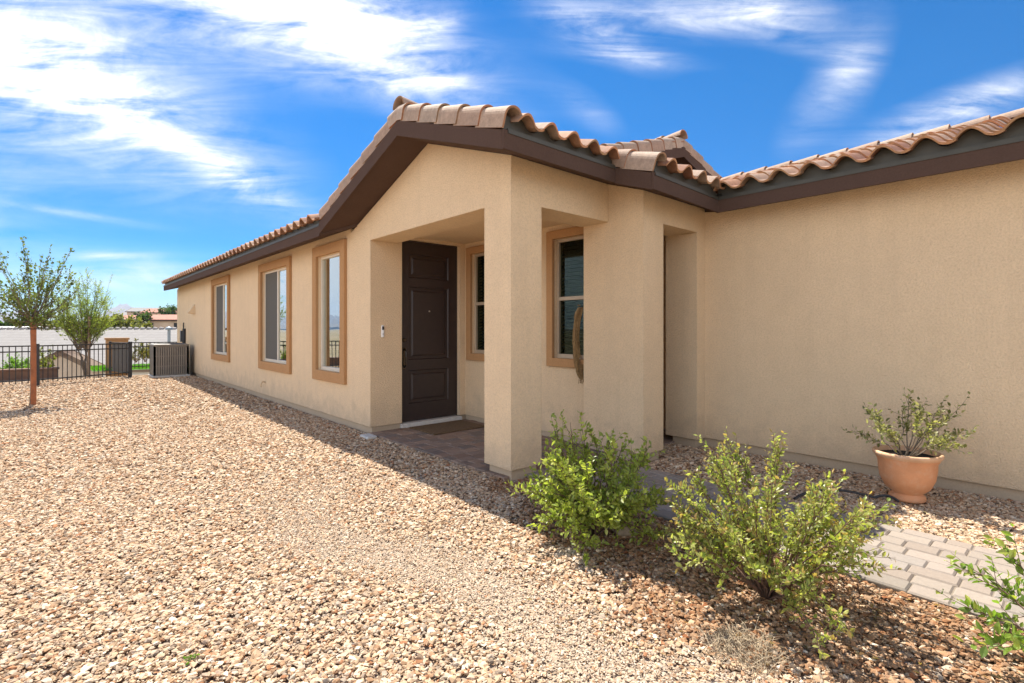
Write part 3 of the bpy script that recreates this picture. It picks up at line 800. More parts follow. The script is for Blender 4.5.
def shrub(name, base, rad, ht, nst, twigs, nleaf, lsize, palette, label, tips=None, bark='bark', low=.1, aspect=.5, stem=.006, flat=1.0, lean=(0,0,0), group=None, tlen=.35, leafmat_='leaf', tipf=.75, parts_=('stem','foliage'), cat='shrub', clump=0):
    o = thing(name, base, label, cat, group); base = Vector(base); sm = MB(); pos = []; dr = []; cols = []
    for i in range(nst):
        az = 2*pi*(i+rnd.random())/nst; el = rnd.uniform(low, 1)**.8
        rr = rad*rnd.uniform(.65, 1.05)
        tgt = base + Vector((cos(az)*rr*sqrt(max(0, 1-(el*.9)**2))*flat, sin(az)*rr*sqrt(max(0, 1-(el*.9)**2)), ht*el*rnd.uniform(.8, 1.05))) + Vector(lean)*el
        pts = curve(base + Vector((cos(az), sin(az), 0))*.02, tgt, (0, 0, .10*ht*(1-el)), 6, .008)
        sm.tube(pts, [stem*(1-.75*k/6) for k in range(7)], 5)
        for j in range(twigs):
            t = rnd.uniform(.3, 1); k = min(5, int(t*6)); p = pts[k].lerp(pts[k+1], t*6-k)
            ax = (pts[k+1]-pts[k]).normalized()
            d = (ax*1.0 + rv(.55) + Vector((0,0,.35)) + (p-base-Vector((0,0,ht*.3))).normalized()*.5).normalized()
            L = rad*tlen*rnd.uniform(.5, 1.2)
            q = p + d*L; tw = curve(p, q, (0, 0, -.05*L), 3); sm.tube(tw, [stem*.35, stem*.28, stem*.2, stem*.12], 4, cap=False)
            hue = rnd.random()
            for l in range(nleaf):
                s = (l+rnd.random())/nleaf; kk = min(2, int(s*3)); c_ = tw[kk].lerp(tw[kk+1], s*3-kk)
                side = d.orthogonal(); side.rotate(Matrix.Rotation(rnd.random()*2*pi, 3, d))
                ld = (d*rnd.uniform(.3, 1.0) + side*.9 + Vector((0,0,.25))).normalized()
                pos.append(c_[:]); dr.append(ld[:])
                b = palette[min(len(palette)-1, int((hue*.6+rnd.random()*.4)*len(palette)))]
                if tips and s > tipf and rnd.random() < .6: b = rnd.choice(tips)
                kf = rnd.uniform(.8, 1.2); cols.append(tuple(min(1, x*kf) for x in b))
    sm.build(parts_[0], M[bark], o, smooth=True)
    leaves(pos, dr, lsize, cols, parts_[1], M[leafmat_], o, aspect)
    return o
G1 = [(.18,.23,.045), (.26,.32,.06), (.34,.39,.075), (.42,.46,.10), (.50,.52,.14)]
G2 = [(.20,.26,.06), (.29,.33,.085), (.36,.38,.11), (.43,.43,.15), (.24,.30,.08)]
shrub('shrub', (2.63, 2.17, 0), .45, .74, 54, 13, 11, .037, G1, 'dense bright green leafy shrub growing in gravel in front of the porch pillar', [(.26,.32,.07), (.30,.34,.08)], low=.02)
shrub('shrub', (2.68, 1.08, 0), .57, .76, 54, 15, 11, .029, G2, 'open airy shrub with pinkish-yellow tips and reddish stems beside the paver path', [(.36,.25,.10), (.42,.30,.12), (.33,.30,.10)], low=.10, stem=.006, tlen=.26)
shrub('shrub', (3.06, .0, 0), .50, .46, 20, 8, 7, .042, [(.14,.22,.04), (.19,.29,.05), (.24,.33,.06)], 'sprawling yellow-green shrub leaning over the near end of the paver path', [(.34,.38,.08)], low=.05, flat=1.0)
shrub('sprout', (2.35, 1.98, 0), .12, .14, 6, 4, 5, .03, G1, 'small green sprout in the gravel at the foot of the dense shrub', low=.1, stem=.003, cat='plant')
shrub('weed', (.42, 2.42, 0), .02, .03, 4, 2, 3, .016, [(.16,.30,.03)], 'tiny green weed alone in the open sunny gravel', low=.3, stem=.0015, cat='plant')
# potted plant
pot = thing('flower_pot', (5.02, .96, 0), 'terracotta pot with a flared rim standing on gravel by the plain wall', 'flower pot')
m = MB(); pc = (5.02, .96, .01)
KP = .84
m.lathe([(r_*KP, z_) for r_, z_ in [(.0, 0), (.135, 0), (.145, .012), (.14, .035), (.115, .05), (.12, .06), (.175, .10), (.212, .17), (.225, .25), (.228, .30), (.25, .335)]], pc, 48)
m.build('pot', M['terracotta'], pot, smooth=True)
m = MB(); m.lathe([(r_*KP, z_) for r_, z_ in [(.25, .335), (.266, .350), (.272, .363), (.266, .376), (.250, .378), (.238, .365), (.230, .33), (.22, .30)]], pc, 48); m.build('rim', M['terrarim'], pot, smooth=True)
m = MB(); prof_ = [(0, .335)] + [(.235*KP*k/6, .335 + .008*sin(k*2.3)) for k in range(1, 7)]; m.lathe(prof_, pc, 32); m.f = [tuple(reversed(f_)) for f_ in m.f]; m.build('soil', M['soil'], pot, smooth=True)
shrub('potted_plant', (5.02, .96, .33), .40, .56, 17, 11, 6, .036, [(.22,.23,.09), (.30,.30,.13), (.37,.35,.18), (.16,.17,.06), (.43,.40,.21)], 'sparse pale olive shrub growing in the terracotta pot', bark='greybark', low=.12, stem=.005, lean=(.09, -.10, 0), tlen=.3, cat='plant')

# trees
def tree(name, base, trunk_h, crown_c, crown_r, nb, twigs, nleaf, lsize, palette, label, trunk_r, bark, multi=1, upw=.6, lm='treeleaf', aspect=.5, group=None, droop=0):
    o = thing(name, base, label, 'tree', group); base = Vector(base); cc_ = Vector(crown_c); cr = Vector(crown_r)
    tm = MB(); pos = []; dr = []; cols = []; tops = []
    for k in range(multi):
        az = 2*pi*k/multi+.7
        tp = base + Vector((cos(az)*.14*(multi > 1), sin(az)*.14*(multi > 1), trunk_h)) + (Vector((cc_.x-base.x, cc_.y-base.y, 0))*.5)
        tm.tube(curve(base - Vector((0,0,.05)) + Vector((cos(az), sin(az), 0))*.03*(multi > 1), tp, rv(.03), 6, .01), [trunk_r*(1-.45*i/6) for i in range(7)], 8); tops.append(tp)
    for i in range(nb):
        tp = tops[i % multi]
        while True:
            u = Vector((rnd.uniform(-1, 1), rnd.uniform(-1, 1), rnd.uniform(-1, 1)))
            if .25 < u.length < 1: break
        tgt = cc_ + Vector((u.x*cr.x, u.y*cr.y, u.z*cr.z))
        pts = curve(tp - Vector((0,0,trunk_h*.08*rnd.random())), tgt, (0, 0, -.06*cr.z), 5, .015)
        tm.tube(pts, [trunk_r*.42*(1-.8*k/5) for k in range(6)], 5)
        for j in range(twigs):
            t = rnd.uniform(.35, 1); k = min(4, int(t*5)); p = pts[k].lerp(pts[k+1], t*5-k)
            d = ((pts[k+1]-pts[k]).normalized() + rv(.5) + Vector((0,0,upw))).normalized(); L = cr.x*.42*rnd.uniform(.4, 1.1)
            q = p + d*L; tm.tube([p, p.lerp(q, .5), q], [trunk_r*.09, trunk_r*.07, trunk_r*.04], 4, cap=False)
            hue = rnd.random()
            for l in range(nleaf):
                s = (l+rnd.random())/nleaf; c_ = p.lerp(q, s) + rv(lsize*.25)
                ld = (d*.6 + rv(.6) + Vector((0,0,.2-droop))).normalized()
                pos.append(c_[:]); dr.append(ld[:]); b = palette[min(len(palette)-1, int((hue*.6+rnd.random()*.4)*len(palette)))]
                kf = rnd.uniform(.8, 1.2); cols.append(tuple(x*kf for x in b))
    tm.build('trunk', M[bark], o, smooth=True)
    leaves(pos, dr, lsize, cols, 'crown', M[lm], o, aspect)
    return o
TG = [(.08,.11,.03), (.12,.15,.045), (.16,.19,.06), (.20,.23,.085)]
YG = [(.22,.28,.06), (.28,.34,.07), (.34,.40,.10), (.17,.22,.05)]
b1 = at(31, 405, 9.13); b1.z = 0
tree('young_oak_tree', b1, 1.55, b1 + Vector((.04, 0, 2.12)), (.70, .66, .92), 44, 8, 8, .055, TG, 'young dark green tree tied to an orange-brown stake in the gravel', .028, 'greybark', upw=.9, aspect=.55)
m = MB(); sp = b1 + Vector((.035, -.075, 0)); m.box(sp.x-.038, sp.y-.04, -.1, sp.x+.038, sp.y+.04, 1.56); tag(m.build('wooden_stake', M['wood'], bevel=.006), 'thick orange-brown wooden stake holding up the young dark green tree', 'stake', 'tree stakes')
m = MB(); m.tube([(sp.x-.07, sp.y-.05, 1.35), (sp.x+.07, sp.y-.05, 1.35), (sp.x+.06, sp.y+.11, 1.37), (sp.x-.06, sp.y+.11, 1.37), (sp.x-.07, sp.y-.05, 1.35)], .007, 5)
tag(m.build('tree_tie', M['rubber']), 'black strap tying the young tree to its orange-brown stake', 'tree tie')
b2 = at(86, 374, 15.4); b2.z = 0
cr2 = at(82, 302, 15.4)
tree('palo_verde_tree', b2, .75, cr2, (.92, .85, 1.0), 60, 12, 16, .062, YG, 'feathery yellow-green multi-stem tree leaning beside the iron fence', .034, 'greybark', 3, .35, aspect=.3, droop=.15)
p3 = at(89, 375, 15.3)
m = MB(); m.tube([(p3.x, p3.y, -.1), (p3.x+.005, p3.y, 1.72)], .035, 8); tag(m.build('wooden_stake', M['palewood']), 'thin weathered wooden pole beside the feathery yellow-green tree', 'stake', 'tree stakes')

# fallen leaves and twigs under the shrubs
n = 420; cen = np.array([(2.6, 2.0), (2.5, .95), (2.75, 1.5), (4.7, 1.3), (2.2, 1.3), (2.9, .4)])[rng.integers(0, 6, n)] + rng.normal(0, .38, (n, 2))
ok = free(cen[:, 0], cen[:, 1]); cen = cen[ok]; n = len(cen)
lt = leaves(np.stack([cen[:, 0], cen[:, 1], rng.uniform(.012, .024, n)], 1), np.stack([rng.normal(0, 1, n), rng.normal(0, 1, n), rng.normal(0, .15, n)], 1), .028,
            np.array([(.22,.12,.05), (.30,.18,.08), (.36,.25,.11), (.20,.15,.08)])[rng.integers(0, 4, n)]*rng.uniform(.7, 1.2, (n, 1)), 'leaf_litter', M['leaf'], None, .5, .5, .9)
tag(lt, 'dry fallen leaves scattered under the shrubs', 'leaf litter', kind='stuff')

# dry grass tuft
m = MB(); c0 = at(742, 648, 2.15); c0.z = 0
for i in range(420):
    a = rnd.random()*2*pi; r = rnd.random()**.7*.15; p = Vector((c0.x+cos(a)*r, c0.y+sin(a)*r, 0)); q = p + Vector((rnd.gauss(0, .05), rnd.gauss(0, .05), rnd.uniform(.012, .045)))
    m.tube([p, p.lerp(q, .6)+Vector((0,0,.012)), q], [.0016, .0012, .0005], 3, cap=False)
tag(m.build('dry_grass_tuft', M['gold']), 'small tuft of dead straw-coloured grass at the foot of the airy shrub', 'dry grass')

# ------------------------------------------------------------------ small things
def rockmesh(c, r, sq, seed):
    bm = bmesh.new(); bmesh.ops.create_icosphere(bm, subdivisions=3, radius=1); g_ = random.Random(seed); ph = [g_.uniform(0, 6) for _ in range(6)]
    vs = []
    for v in bm.verts:
        p = v.co; k = 1+.12*sin(3*p.x+ph[0])+.1*sin(4*p.y+ph[1])+.08*sin(5*p.z+ph[2])
        vs.append((c[0]+p.x*r*sq[0]*k, c[1]+p.y*r*sq[1]*k, c[2]+p.z*r*sq[2]*k))
    fs = [tuple(v.index for v in f_.verts) for f_ in bm.faces]; bm.free(); m_ = MB(); m_.add(vs, fs); return m_
rk = at(624, 527, 3.4); tag(rockmesh((rk.x, rk.y, .03), .085, (1.1, .8, .6), 3).build('rock', M['rock'], smooth=True), 'rounded tan rock lying at the right foot of the dense green shrub', 'rock')
m = MB(); m.box(2.84, 5.84, -.05, 2.97, 6.06, .035); tag(m.build('stone_slab', M['concrete'], bevel=.012), 'small pale concrete slab in the gravel at the porch corner', 'slab')
m = MB(); m.box(3.52, 5.42, .03, 4.36, 6.02, .045); tag(m.build('doormat', M['mat'], bevel=.004), 'brown coir doormat on the pavers before the front door', 'doormat')
m = MB(); h0 = Vector((4.62, 1.26, .02))
m.tube(curve((4.35, 1.55, .012), (4.80, 1.12, .03), (.02, .06, .05), 10), .010, 8); m.tube(curve((4.80, 1.12, .03), (4.86, .98, .02), (0, 0, .03), 5), .010, 8)
tag(m.build('drip_hose', M['rubber']), 'black drip irrigation hose curving over the gravel behind the pot', 'hose')
# straw swag hanging by the porch window
m = MB(); sc_ = (XW-.065, 3.80, 1.20)
for i in range(320):
    t0 = rnd.uniform(.10*pi, .9*pi); ln = rnd.uniform(.25, .5); pts = []
    ro_, rx = rnd.gauss(0, .018), rnd.gauss(0, .018)
    for k in range(6):
        th = t0 + ln*k/5; pts.append((sc_[0]+rx, sc_[1]-.02+sin(th)*.13+ro_, sc_[2]+cos(th)*.42))
    m.tube(pts, .005, 4, cap=False)
for i in range(24):
    y = sc_[1]+rnd.gauss(.0, .018); m.tube([(sc_[0]+rnd.gauss(0, .015), y, .95), (sc_[0]+rnd.gauss(0, .02), y+rnd.gauss(.01, .02), .72+rnd.random()*.1)], .003, 4, cap=False)
m.tube([(XW-.048, 3.86, 1.62), (XW-.09, 3.86, 1.62)], .006, 6)
tag(m.build('straw_swag', M['straw']), 'crescent of dried straw hanging beside the porch window behind the pier', 'wall decoration')

# ------------------------------------------------------------------ iron fence and gate
def fence(name, p, q, h, gap, label, posts, group='black iron fences', sq=.009):
    p = Vector(p); q = Vector(q); o = thing(name, p, label, 'fence', group); d = q-p; L = d.length; d.normalize(); n = int(L/gap)
    pk = MB()
    for i in range(1, n):
        c_ = p + d*(L*i/n); pk.box(c_.x-sq, c_.y-sq, p.z+.06, c_.x+sq, c_.y+sq, p.z+h-.012)
    pk.build('picket_panel', M['black'], o)
    sd = Vector((-d.y, d.x, 0))*.016
    for z in (.12, h-.16, h-.03):
        r_ = MB(); r_.prism([p+sd+Vector((0,0,z)), q+sd+Vector((0,0,z)), q-sd+Vector((0,0,z)), p-sd+Vector((0,0,z))], (0,0,.03)); r_.build('rail', M['black'], o)
    for t in posts:
        c_ = p + d*(L*t); ps = MB(); ps.box(c_.x-.032, c_.y-.032, p.z-.1, c_.x+.032, c_.y+.032, p.z+h+.04); ps.build('post', M['black'], o, bevel=.004)
    return o
fp = Vector((1.57, 17.9, 0)); fm = Vector((-.31, 16.7, 0))
fence('iron_fence', fm, fp, .96, .105, 'black iron picket fence running from the dark corner post to the open gate', [0])
fence('iron_fence', (-5.5, 16.4, 0), fm + Vector((-.06, 0, 0)), .96, .105, 'black iron picket fence running left behind the staked tree', [0, .33, .66])
fence('iron_fence', (1.3, 20.6, 0), (3.4, 20.6, 0), .92, .105, 'black iron picket fence in front of the green lawn past the gate', [0, 1])
gate = thing('gate', fp, 'dark solid-panelled metal gate standing open on its post', 'gate')
m = MB(); m.box(fp.x-.045, fp.y-.045, -.1, fp.x+.045, fp.y+.045, 1.0); m.build('gate_post', M['black'], gate, bevel=.005)
ge = Vector((1.27, 19.3, 0)); gd = (ge-fp).normalized(); gs = Vector((gd.y, -gd.x, 0)); m = MB(); g0 = fp + gd*.07; g1 = ge
for i in range(12):
    a = g0.lerp(g1, (i+.08)/12); b = g0.lerp(g1, (i+.92)/12); m.prism([a-gs*.01+Vector((0,0,.14)), b-gs*.01+Vector((0,0,.14)), b+gs*.01+Vector((0,0,.14)), a+gs*.01+Vector((0,0,.14))], (0,0,.78))
m.build('panel', plain('dark_brown_slats', (.075, .058, .045), .6, .2, 10, .1), gate)
for z in (.10, .92):
    m = MB(); m.prism([g0-gs*.02+Vector((0,0,z)), g1-gs*.02+Vector((0,0,z)), g1+gs*.02+Vector((0,0,z)), g0+gs*.02+Vector((0,0,z))], (0,0,.04)); m.build('rail', M['black'], gate)
pl = at(117, 364, 17.6); m = MB(); m.box(pl.x-.3, pl.y-.2, -.3, pl.x+.3, pl.y+.2, .98); m.box(pl.x-.33, pl.y-.23, .98, pl.x+.33, pl.y+.23, 1.05)
tag(m.build('block_pillar', plain('orange_tan_block', (.42, .24, .12), .9, .12, 6, .4, 40), bevel=.01), 'square orange-tan masonry pillar behind the open dark gate', 'pillar')
# garden bits beyond the fence
m = MB(); m.box(-3.2, 19.2, -.6, .05, 19.5, .22); m.box(-3.24, 19.17, .22, .09, 19.53, .27)
tag(m.build('planter_wall', plain('brown_block', (.17, .095, .06), .9, .25, 6, .5, 30), bevel=.008), 'low brown block planter wall behind the iron fence at far left', 'wall')
for i, (px, t) in enumerate(((8, 15.0), (17, 15.2), (27, 15.1))):
    p = at(px, 366, t); p.z = -.05; lb = ['low bright green bush above the planter wall, leftmost of three', 'low bright green bush above the planter wall, middle of three', 'low bright green bush above the planter wall, rightmost of three'][i]
    shrub('bush', p, .33, .62, 14, 6, 7, .06, [(.12,.24,.03), (.16,.30,.04), (.20,.34,.05)], lb, group='bushes above the planter wall', leafmat_='treeleaf', cat='bush')
p = at(46, 372, 14.6); p.z = -.1
shrub('bush', p, .26, .95, 14, 6, 8, .06, [(.20,.24,.04), (.28,.30,.05), (.15,.20,.04)], 'yellow-green upright bush just behind the fence corner post', leafmat_='treeleaf', cat='bush')
# lawn and hedge past the gate
m = MB(); m.add([(.9, 21.3, -.02), (3.4, 21.3, -.02), (3.4, 23.6, -.02), (.9, 23.6, -.02)], [(0,1,2,3)])
la = rng.uniform(0, 1, (5200, 2)); gp = np.stack([.9+la[:, 0]*2.5, 21.3+la[:, 1]*2.3, np.full(5200, -.02)], 1); gd_ = np.stack([rng.normal(0, .35, 5200), rng.normal(0, .35, 5200), np.ones(5200)], 1)
lawn = leaves(gp, gd_, .09, np.array([(.12,.30,.025)])*rng.uniform(.7, 1.25, (5200, 1)), 'lawn_grass', M['treeleaf'], None, .16, .1, .0)
tag(lawn, 'strip of bright green lawn past the gate', 'grass', kind='stuff')
m.build('lawn', plain('lawn_soil', (.07, .15, .025), .95, .2, 3, .3, 40)); tag(bpy.data.objects['lawn'], 'flat lawn bed past the gate', kind='structure')
for i, (px, t) in enumerate(((136, 21.5), (145, 21.8), (153, 21.6))):
    p = at(px, 366, t); p.z = -.05
    shrub('bush', p, .36, .92, 16, 6, 7, .075, [(.13,.12,.035), (.20,.17,.05), (.10,.12,.03), (.26,.20,.06)], ['olive-brown bush behind the lawn nearest the open gate', 'olive-brown bush in the middle of the row behind the lawn', 'olive-brown bush behind the lawn nearest the AC unit'][i], group='olive bushes behind the lawn', leafmat_='treeleaf', cat='bush')

# ------------------------------------------------------------------ beyond the yard
def gable_house(name, c, L, Wd, zw, zr, zb, rot, label, wm, rm, caps=0, wins_=2, over=.4, cat='house', group=None):
    """ridge along local x; walls from zb to zw, ridge at zr"""
    o = thing(name, (c[0], c[1], zb), label, cat, group); ca_, sa_ = cos(rot), sin(rot)
    def tr(mb): mb.v = [(c[0]+x*ca_-y*sa_, c[1]+x*sa_+y*ca_, z) for x, y, z in mb.v]; return mb
    h, q = L/2, Wd/2
    m = MB(); m.box(-h, -q, zb, h, q, zw-.01)
    for s in (-1, 1): m.prism([(s*h, -q, zw-.01), (s*h, q, zw-.01), (s*h, 0, zr-.05)], (-s*.15, 0, 0))
    tr(m).build('wall', wm, o)
    k = (zr-zw)/q; ov = over; m = MB()
    for s in (-1, 1):
        e = (q+ov)*s; ze = zw-k*ov
        m.prism([(-h-ov, e, ze), (h+ov, e, ze), (h+ov, 0, zr), (-h-ov, 0, zr)], (0, 0, .12))
    rf = tr(m).build('roof', rm, o)
    if caps:
        m = MB(); n = int((L+2*ov)/.5)
        for i in range(n):
            x = -h-ov+.5*i; m.tube([(x, 0, zr+.13), (x+.30, 0, zr+.10)], [.15, .12], 8)
        tr(m).build('ridge_cap', caps, rf)
    m = MB()
    for s in (-1, 1):
        e = (q+ov+.003)*s; ze = zw-k*ov
        m.prism([(-h-ov, e, ze+.13), (h+ov, e, ze+.13), (h+ov, e, ze-.12), (-h-ov, e, ze-.12)], (0, s*.03, 0))
        for t in (-1, 1): m.prism([(t*(h+ov+.003), e, ze+.14), (t*(h+ov+.003), 0, zr+.14), (t*(h+ov+.003), 0, zr-.1), (t*(h+ov+.003), e, ze-.1)], (t*.03, 0, 0))
    tr(m).build('fascia', M['fascia'], o)
    for i in range(wins_):
        x = -h + L*(i+.5)/wins_
        m = MB(); m.box(x-.45, -q-.03, zw-1.5, x+.45, -q-.003, zw-.5); tr(m).build('window', M['dark'], o)
    return o
yaw = math.atan2(RT.y, RT.x)
c = at(118, 331, 42)
gable_house('neighbour_house', (c.x, c.y), 17.5, 12, -1.35, 1.25, -4.6, yaw+.04, 'neighbour house with a wide pale grey tile roof below the yard', M['wallwhite'], M['greyroof'], plain('grey_ridge_cap', (.30, .27, .25), .9, .2, 3, 0))
c = at(169, 331, 37); m = MB(); m.tube([(c.x, c.y, .2), (c.x, c.y, 1.35)], .10, 10); m.lathe([(.0, 1.55), (.2, 1.45), (.24, 1.32), (.1, 1.28)], (c.x, c.y, 0), 12); tag(m.build('roof_vent', plain('bluegrey_vent', (.22, .26, .28), .5)), 'blue-grey metal vent pipe standing on the pale grey tile roof', 'roof vent')
c = at(66, 370, 23)
gable_house('shed', (c.x, c.y), 0.5, 2.9, -.38, .28, -3.2, yaw+R(90)-.03, 'small beige shed with a brown trimmed gable behind the iron fence', plain('beige_siding', (.50, .40, .30), .9, .08, 3, .2, 20), M['fascia'], 0, 0, .06, 'shed')
# far houses to the left and on the hillside
c = at(4, 336, 52)
gable_house('neighbour_house', (c.x, c.y), 9, 8, 1.3, 1.5, -4.6, yaw, 'low white flat-roofed house at the left edge beyond the fence', M['wallwhite'], M['wallwhite'], 0, 1, .1)
hp = [(150, 326, 95, 'redroof'), (166, 325, 88, 'redroof'), (176, 323, 110, 'redroof'), (158, 314, 190, 'tanwall'), (171, 315, 180, 'redroof'), (148, 318, 205, 'tanwall')]
hl = ['red-roofed house low on the hillside beside the green trees', 'wide red-roofed house low on the hillside behind the pale grey roof', 'red-roofed house on the hillside almost hidden by the tan house corner', 'tan house high on the hillside, middle of the top row', 'red-roofed house high on the hillside near the tan house corner', 'tan house high on the hillside, leftmost of the top row']
for (px, py, t, rm), lb in zip(hp, hl):
    c = at(px, py, t); r_ = at(px, py-3.2, t)
    gable_house('hillside_house', (c.x, c.y), 9+t*.04, 8, c.z+.8, r_.z+1.0, c.z-4.0, yaw+rnd.uniform(-.3, .3), lb, M['tanwall'], M[rm] if rm != 'tanwall' else M['greyroof'], 0, 3, .4, 'house', 'houses on the hillside')
# hillside below them
def hill(name, px0, px1, t0, t1, top, lab, mat, n=40, k=14, seed=2):
    g_ = random.Random(seed); ph = [g_.uniform(0, 6) for _ in range(8)]; m = MB()
    for j in range(k+1):
        t = t0*(t1/t0)**(j/k)
        for i in range(n+1):
            px = px0+(px1-px0)*i/n; z = top(px, t, ph); p = at(px, HY, t); m.v.append((p.x, p.y, z))
    for j in range(k):
        for i in range(n): a = j*(n+1)+i; m.f.append((a, a+1, a+n+2, a+n+1))
    return tag(m.build(name, mat, smooth=True), lab, kind='structure')
def hillmat(name, a, b, c_, sc):
    k = NT(name); return k.done(k.pbr(k.ramp(k.noise(sc, 7, .7), [(.35, a), (.5, b), (.65, c_)]), .95))
def ss(a, b, t):
    t = min(1, max(0, (t-a)/(b-a))); return t*t*(3-2*t)
def top1(px, t, ph):
    zt = H + 17.5/F*200*ss(105, 160, px) + 2*sin(px*.11+ph[0])*0.3
    return -7.5 + (zt+7.5)*ss(70, 205, t)
hill('hillside', 60, 420, 60, 320, top1, 'dry brown hillside with houses', hillmat('dry_hillside', (.10,.10,.045), (.30,.20,.13), (.38,.29,.21), .09))
def mount(peaks):
    def f(px, t, ph):
        e = 0
        for c_, wd, hg in peaks: e = max(e, hg*max(0, 1-(abs(px-c_)/wd)**1.6))
        ridge = 4200; fall = math.exp(-((t-ridge)/1300)**2)
        rough = 1 + .10*sin(px*.35+t*.004+ph[0]) + .07*sin(px*.9+ph[1]+t*.009) + .05*sin(px*1.7+ph[2])
        return -20 + (max(e, 2)/F*t*rough + 20)*fall
    return f
hill('mountains', -900, 1900, 2600, 7000, mount([(126, 46, 24), (150, 40, 15), (98, 40, 13), (8, 60, 17), (-40, 60, 20), (-200, 120, 24), (250, 90, 18), (-500, 260, 30), (600, 400, 16), (1100, 400, 22)]), 'range of bluish desert mountains on the horizon', hillmat('desert_rock', (.12,.095,.08), (.17,.14,.115), (.22,.18,.15), .004), 420, 16, 5)
# far trees between the roofs and the hills
FT = [(100, 329, 60, 2.4, 'y'), (112, 329, 64, 3.0, 'y'), (124, 329, 62, 3.3, 'y'), (134, 329, 66, 2.6, 'y'), (145, 327, 84, 3.4, 'g'), (151, 327, 88, 2.6, 'g'), (8, 329, 62, 2.2, 'g'), (22, 329, 66, 2.3, 'g'), (58, 329, 70, 2.6, 'y'), (44, 329, 72, 2.1, 'y'), (163, 316, 150, 3.0, 'g'), (174, 313, 170, 4.0, 'g')]
where = ['behind the leaning feathery tree', 'left of the tallest yellow-olive tree', 'tallest of the yellow-olive row behind the pale grey roof', 'right end of the yellow-olive row', 'beside the leftmost red hillside roof', 'in front of the leftmost red hillside roof', 'above the white flat-roofed house', 'right of the white flat-roofed house', 'just right of the staked young tree', 'behind the staked young tree', 'between the hillside houses', 'on the hill crest near the tan house corner']
for (px, py, t, r, kd), wh in zip(FT, where):
    b = at(px, py, t); zb = min(b.z-.5, -4.0) if t < 100 else b.z-1
    base = Vector((b.x, b.y, zb)); r *= .8 if t < 80 else 1; cz = at(px, py-.5 if t < 80 else py-2, t).z
    pal = [(.17,.17,.05), (.22,.21,.07), (.12,.13,.04)] if kd == 'y' else [(.05,.085,.025), (.075,.12,.035), (.04,.06,.02)]
    tree('far_tree', base, max(.6, cz-zb-.3), Vector((b.x, b.y, cz)), (r*.75, r*.75, r*.55), 30, 6, 7, .42, pal, ('yellow-olive' if kd == 'y' else 'dark green') + ' distant tree ' + wh, .12, 'greybark', upw=.3, aspect=.7, group='distant trees beyond the fence')

# ------------------------------------------------------------------ air
hz = MB(); hz.box(-9000, -9000, -30, 9000, 9000, 420)
hk = NT('haze_air'); pv = hk.n('ShaderNodeVolumePrincipled', ins={'Color': (.50, .70, 1, 1), 'Density': .00009, 'Anisotropy': .2}); hk.l(pv.outputs[0], hk.out.inputs['Volume'])
USE_HAZE = True
if USE_HAZE: tag(hz.build('haze', hk.m), 'thin pale haze in the distance', kind='stuff')

# ------------------------------------------------------------------ light
to_sun = Vector((.075, .575, 1.0)).normalized()
el = math.asin(to_sun.z)
sd_ = bpy.data.lights.new('sun', 'SUN'); sd_.energy = 4.4; sd_.angle = R(.53); sd_.color = (1, .955, .87)
so = bpy.data.objects.new('sun', sd_); COL.objects.link(so); so.location = (0, 0, 30)
so.rotation_euler = (-to_sun).to_track_quat('-Z', 'Y').to_euler()
S.world = bpy.data.worlds.new('World'); S.world.use_nodes = True
wt = S.world.node_tree; wt.nodes.clear()
class WN(NT):
    def __init__(s): s.t = wt; s.out = s.n('ShaderNodeOutputWorld')
k = WN()
sky = k.n('ShaderNodeTexSky', sky_type='NISHITA', sun_disc=False, sun_elevation=el, sun_rotation=math.atan2(to_sun.x, to_sun.y), altitude=700, air_density=1.0, dust_density=.6, ozone_density=1.6)
dv = k.n('ShaderNodeTexCoord').outputs['Generated']
def dot(v): 
    n_ = k.n('ShaderNodeVectorMath', operation='DOT_PRODUCT', ins={0: dv, 1: tuple(v)}); return n_.outputs['Value']
df = dot(FW); dr_ = dot(RT); dz_ = dot((0, 0, 1))
dfc = k.math('MAXIMUM', df, .08)
gx = k.math('DIVIDE', dr_, dfc); gy = k.math('DIVIDE', dz_, dfc)
def stroke(px, py, ang, L, Wd, s):
    cx_, cy_ = (px-CX)/F, (HY-py)/F; c_, s_ = cos(R(ang)), -sin(R(ang)); L /= F; Wd /= F
    dx = k.math('SUBTRACT', gx, cx_); dy = k.math('SUBTRACT', gy, cy_)
    u = k.math('MULTIPLY_ADD', dx, c_/L, k.math('MULTIPLY', dy, s_/L)); v = k.math('MULTIPLY_ADD', dx, -s_/Wd, k.math('MULTIPLY', dy, c_/Wd))
    r2 = k.math('MULTIPLY_ADD', u, u, k.math('MULTIPLY', v, v))
    return k.math('MULTIPLY', k.math('POWER', 2.718, k.math('MULTIPLY', r2, -1)), s)
strokes = [(90, 92, 25, 195, 60, 1.0), (235, 178, 28, 95, 17, .8), (20, 60, 15, 110, 60, .6), (290, 32, 14, 200, 46, .95), (325, 4, 8, 95, 34, 1.2), (425, 84, 22, 75, 26, .8),
           (600, 36, 27, 62, 18, .8), (700, 14, 0, 125, 24, .85), (858, 66, -62, 52, 24, .50), (815, 108, -50, 60, 26, .40), (780, 20, 25, 70, 26, .5), (640, 58, 6, 80, 9, .4), (965, 106, -20, 105, 20, 1.0), (440, 24, -20, 24, 14, .6),
           (130, 275, 3, 110, 20, .7), (70, 213, 9, 66, 4, .5), (120, 257, 3, 45, 5, .4), (592, 112, 35, 40, 16, .3), (60, 322, 0, 400, 14, .5), (-520, 190, 0, 380, 170, 2.4)]
tot = None
for sdef in strokes:
    o_ = stroke(*sdef); tot = o_ if tot is None else k.math('ADD', tot, o_)
cv = k.n('ShaderNodeCombineXYZ', ins={0: gx, 1: gy, 2: 0}).outputs[0]
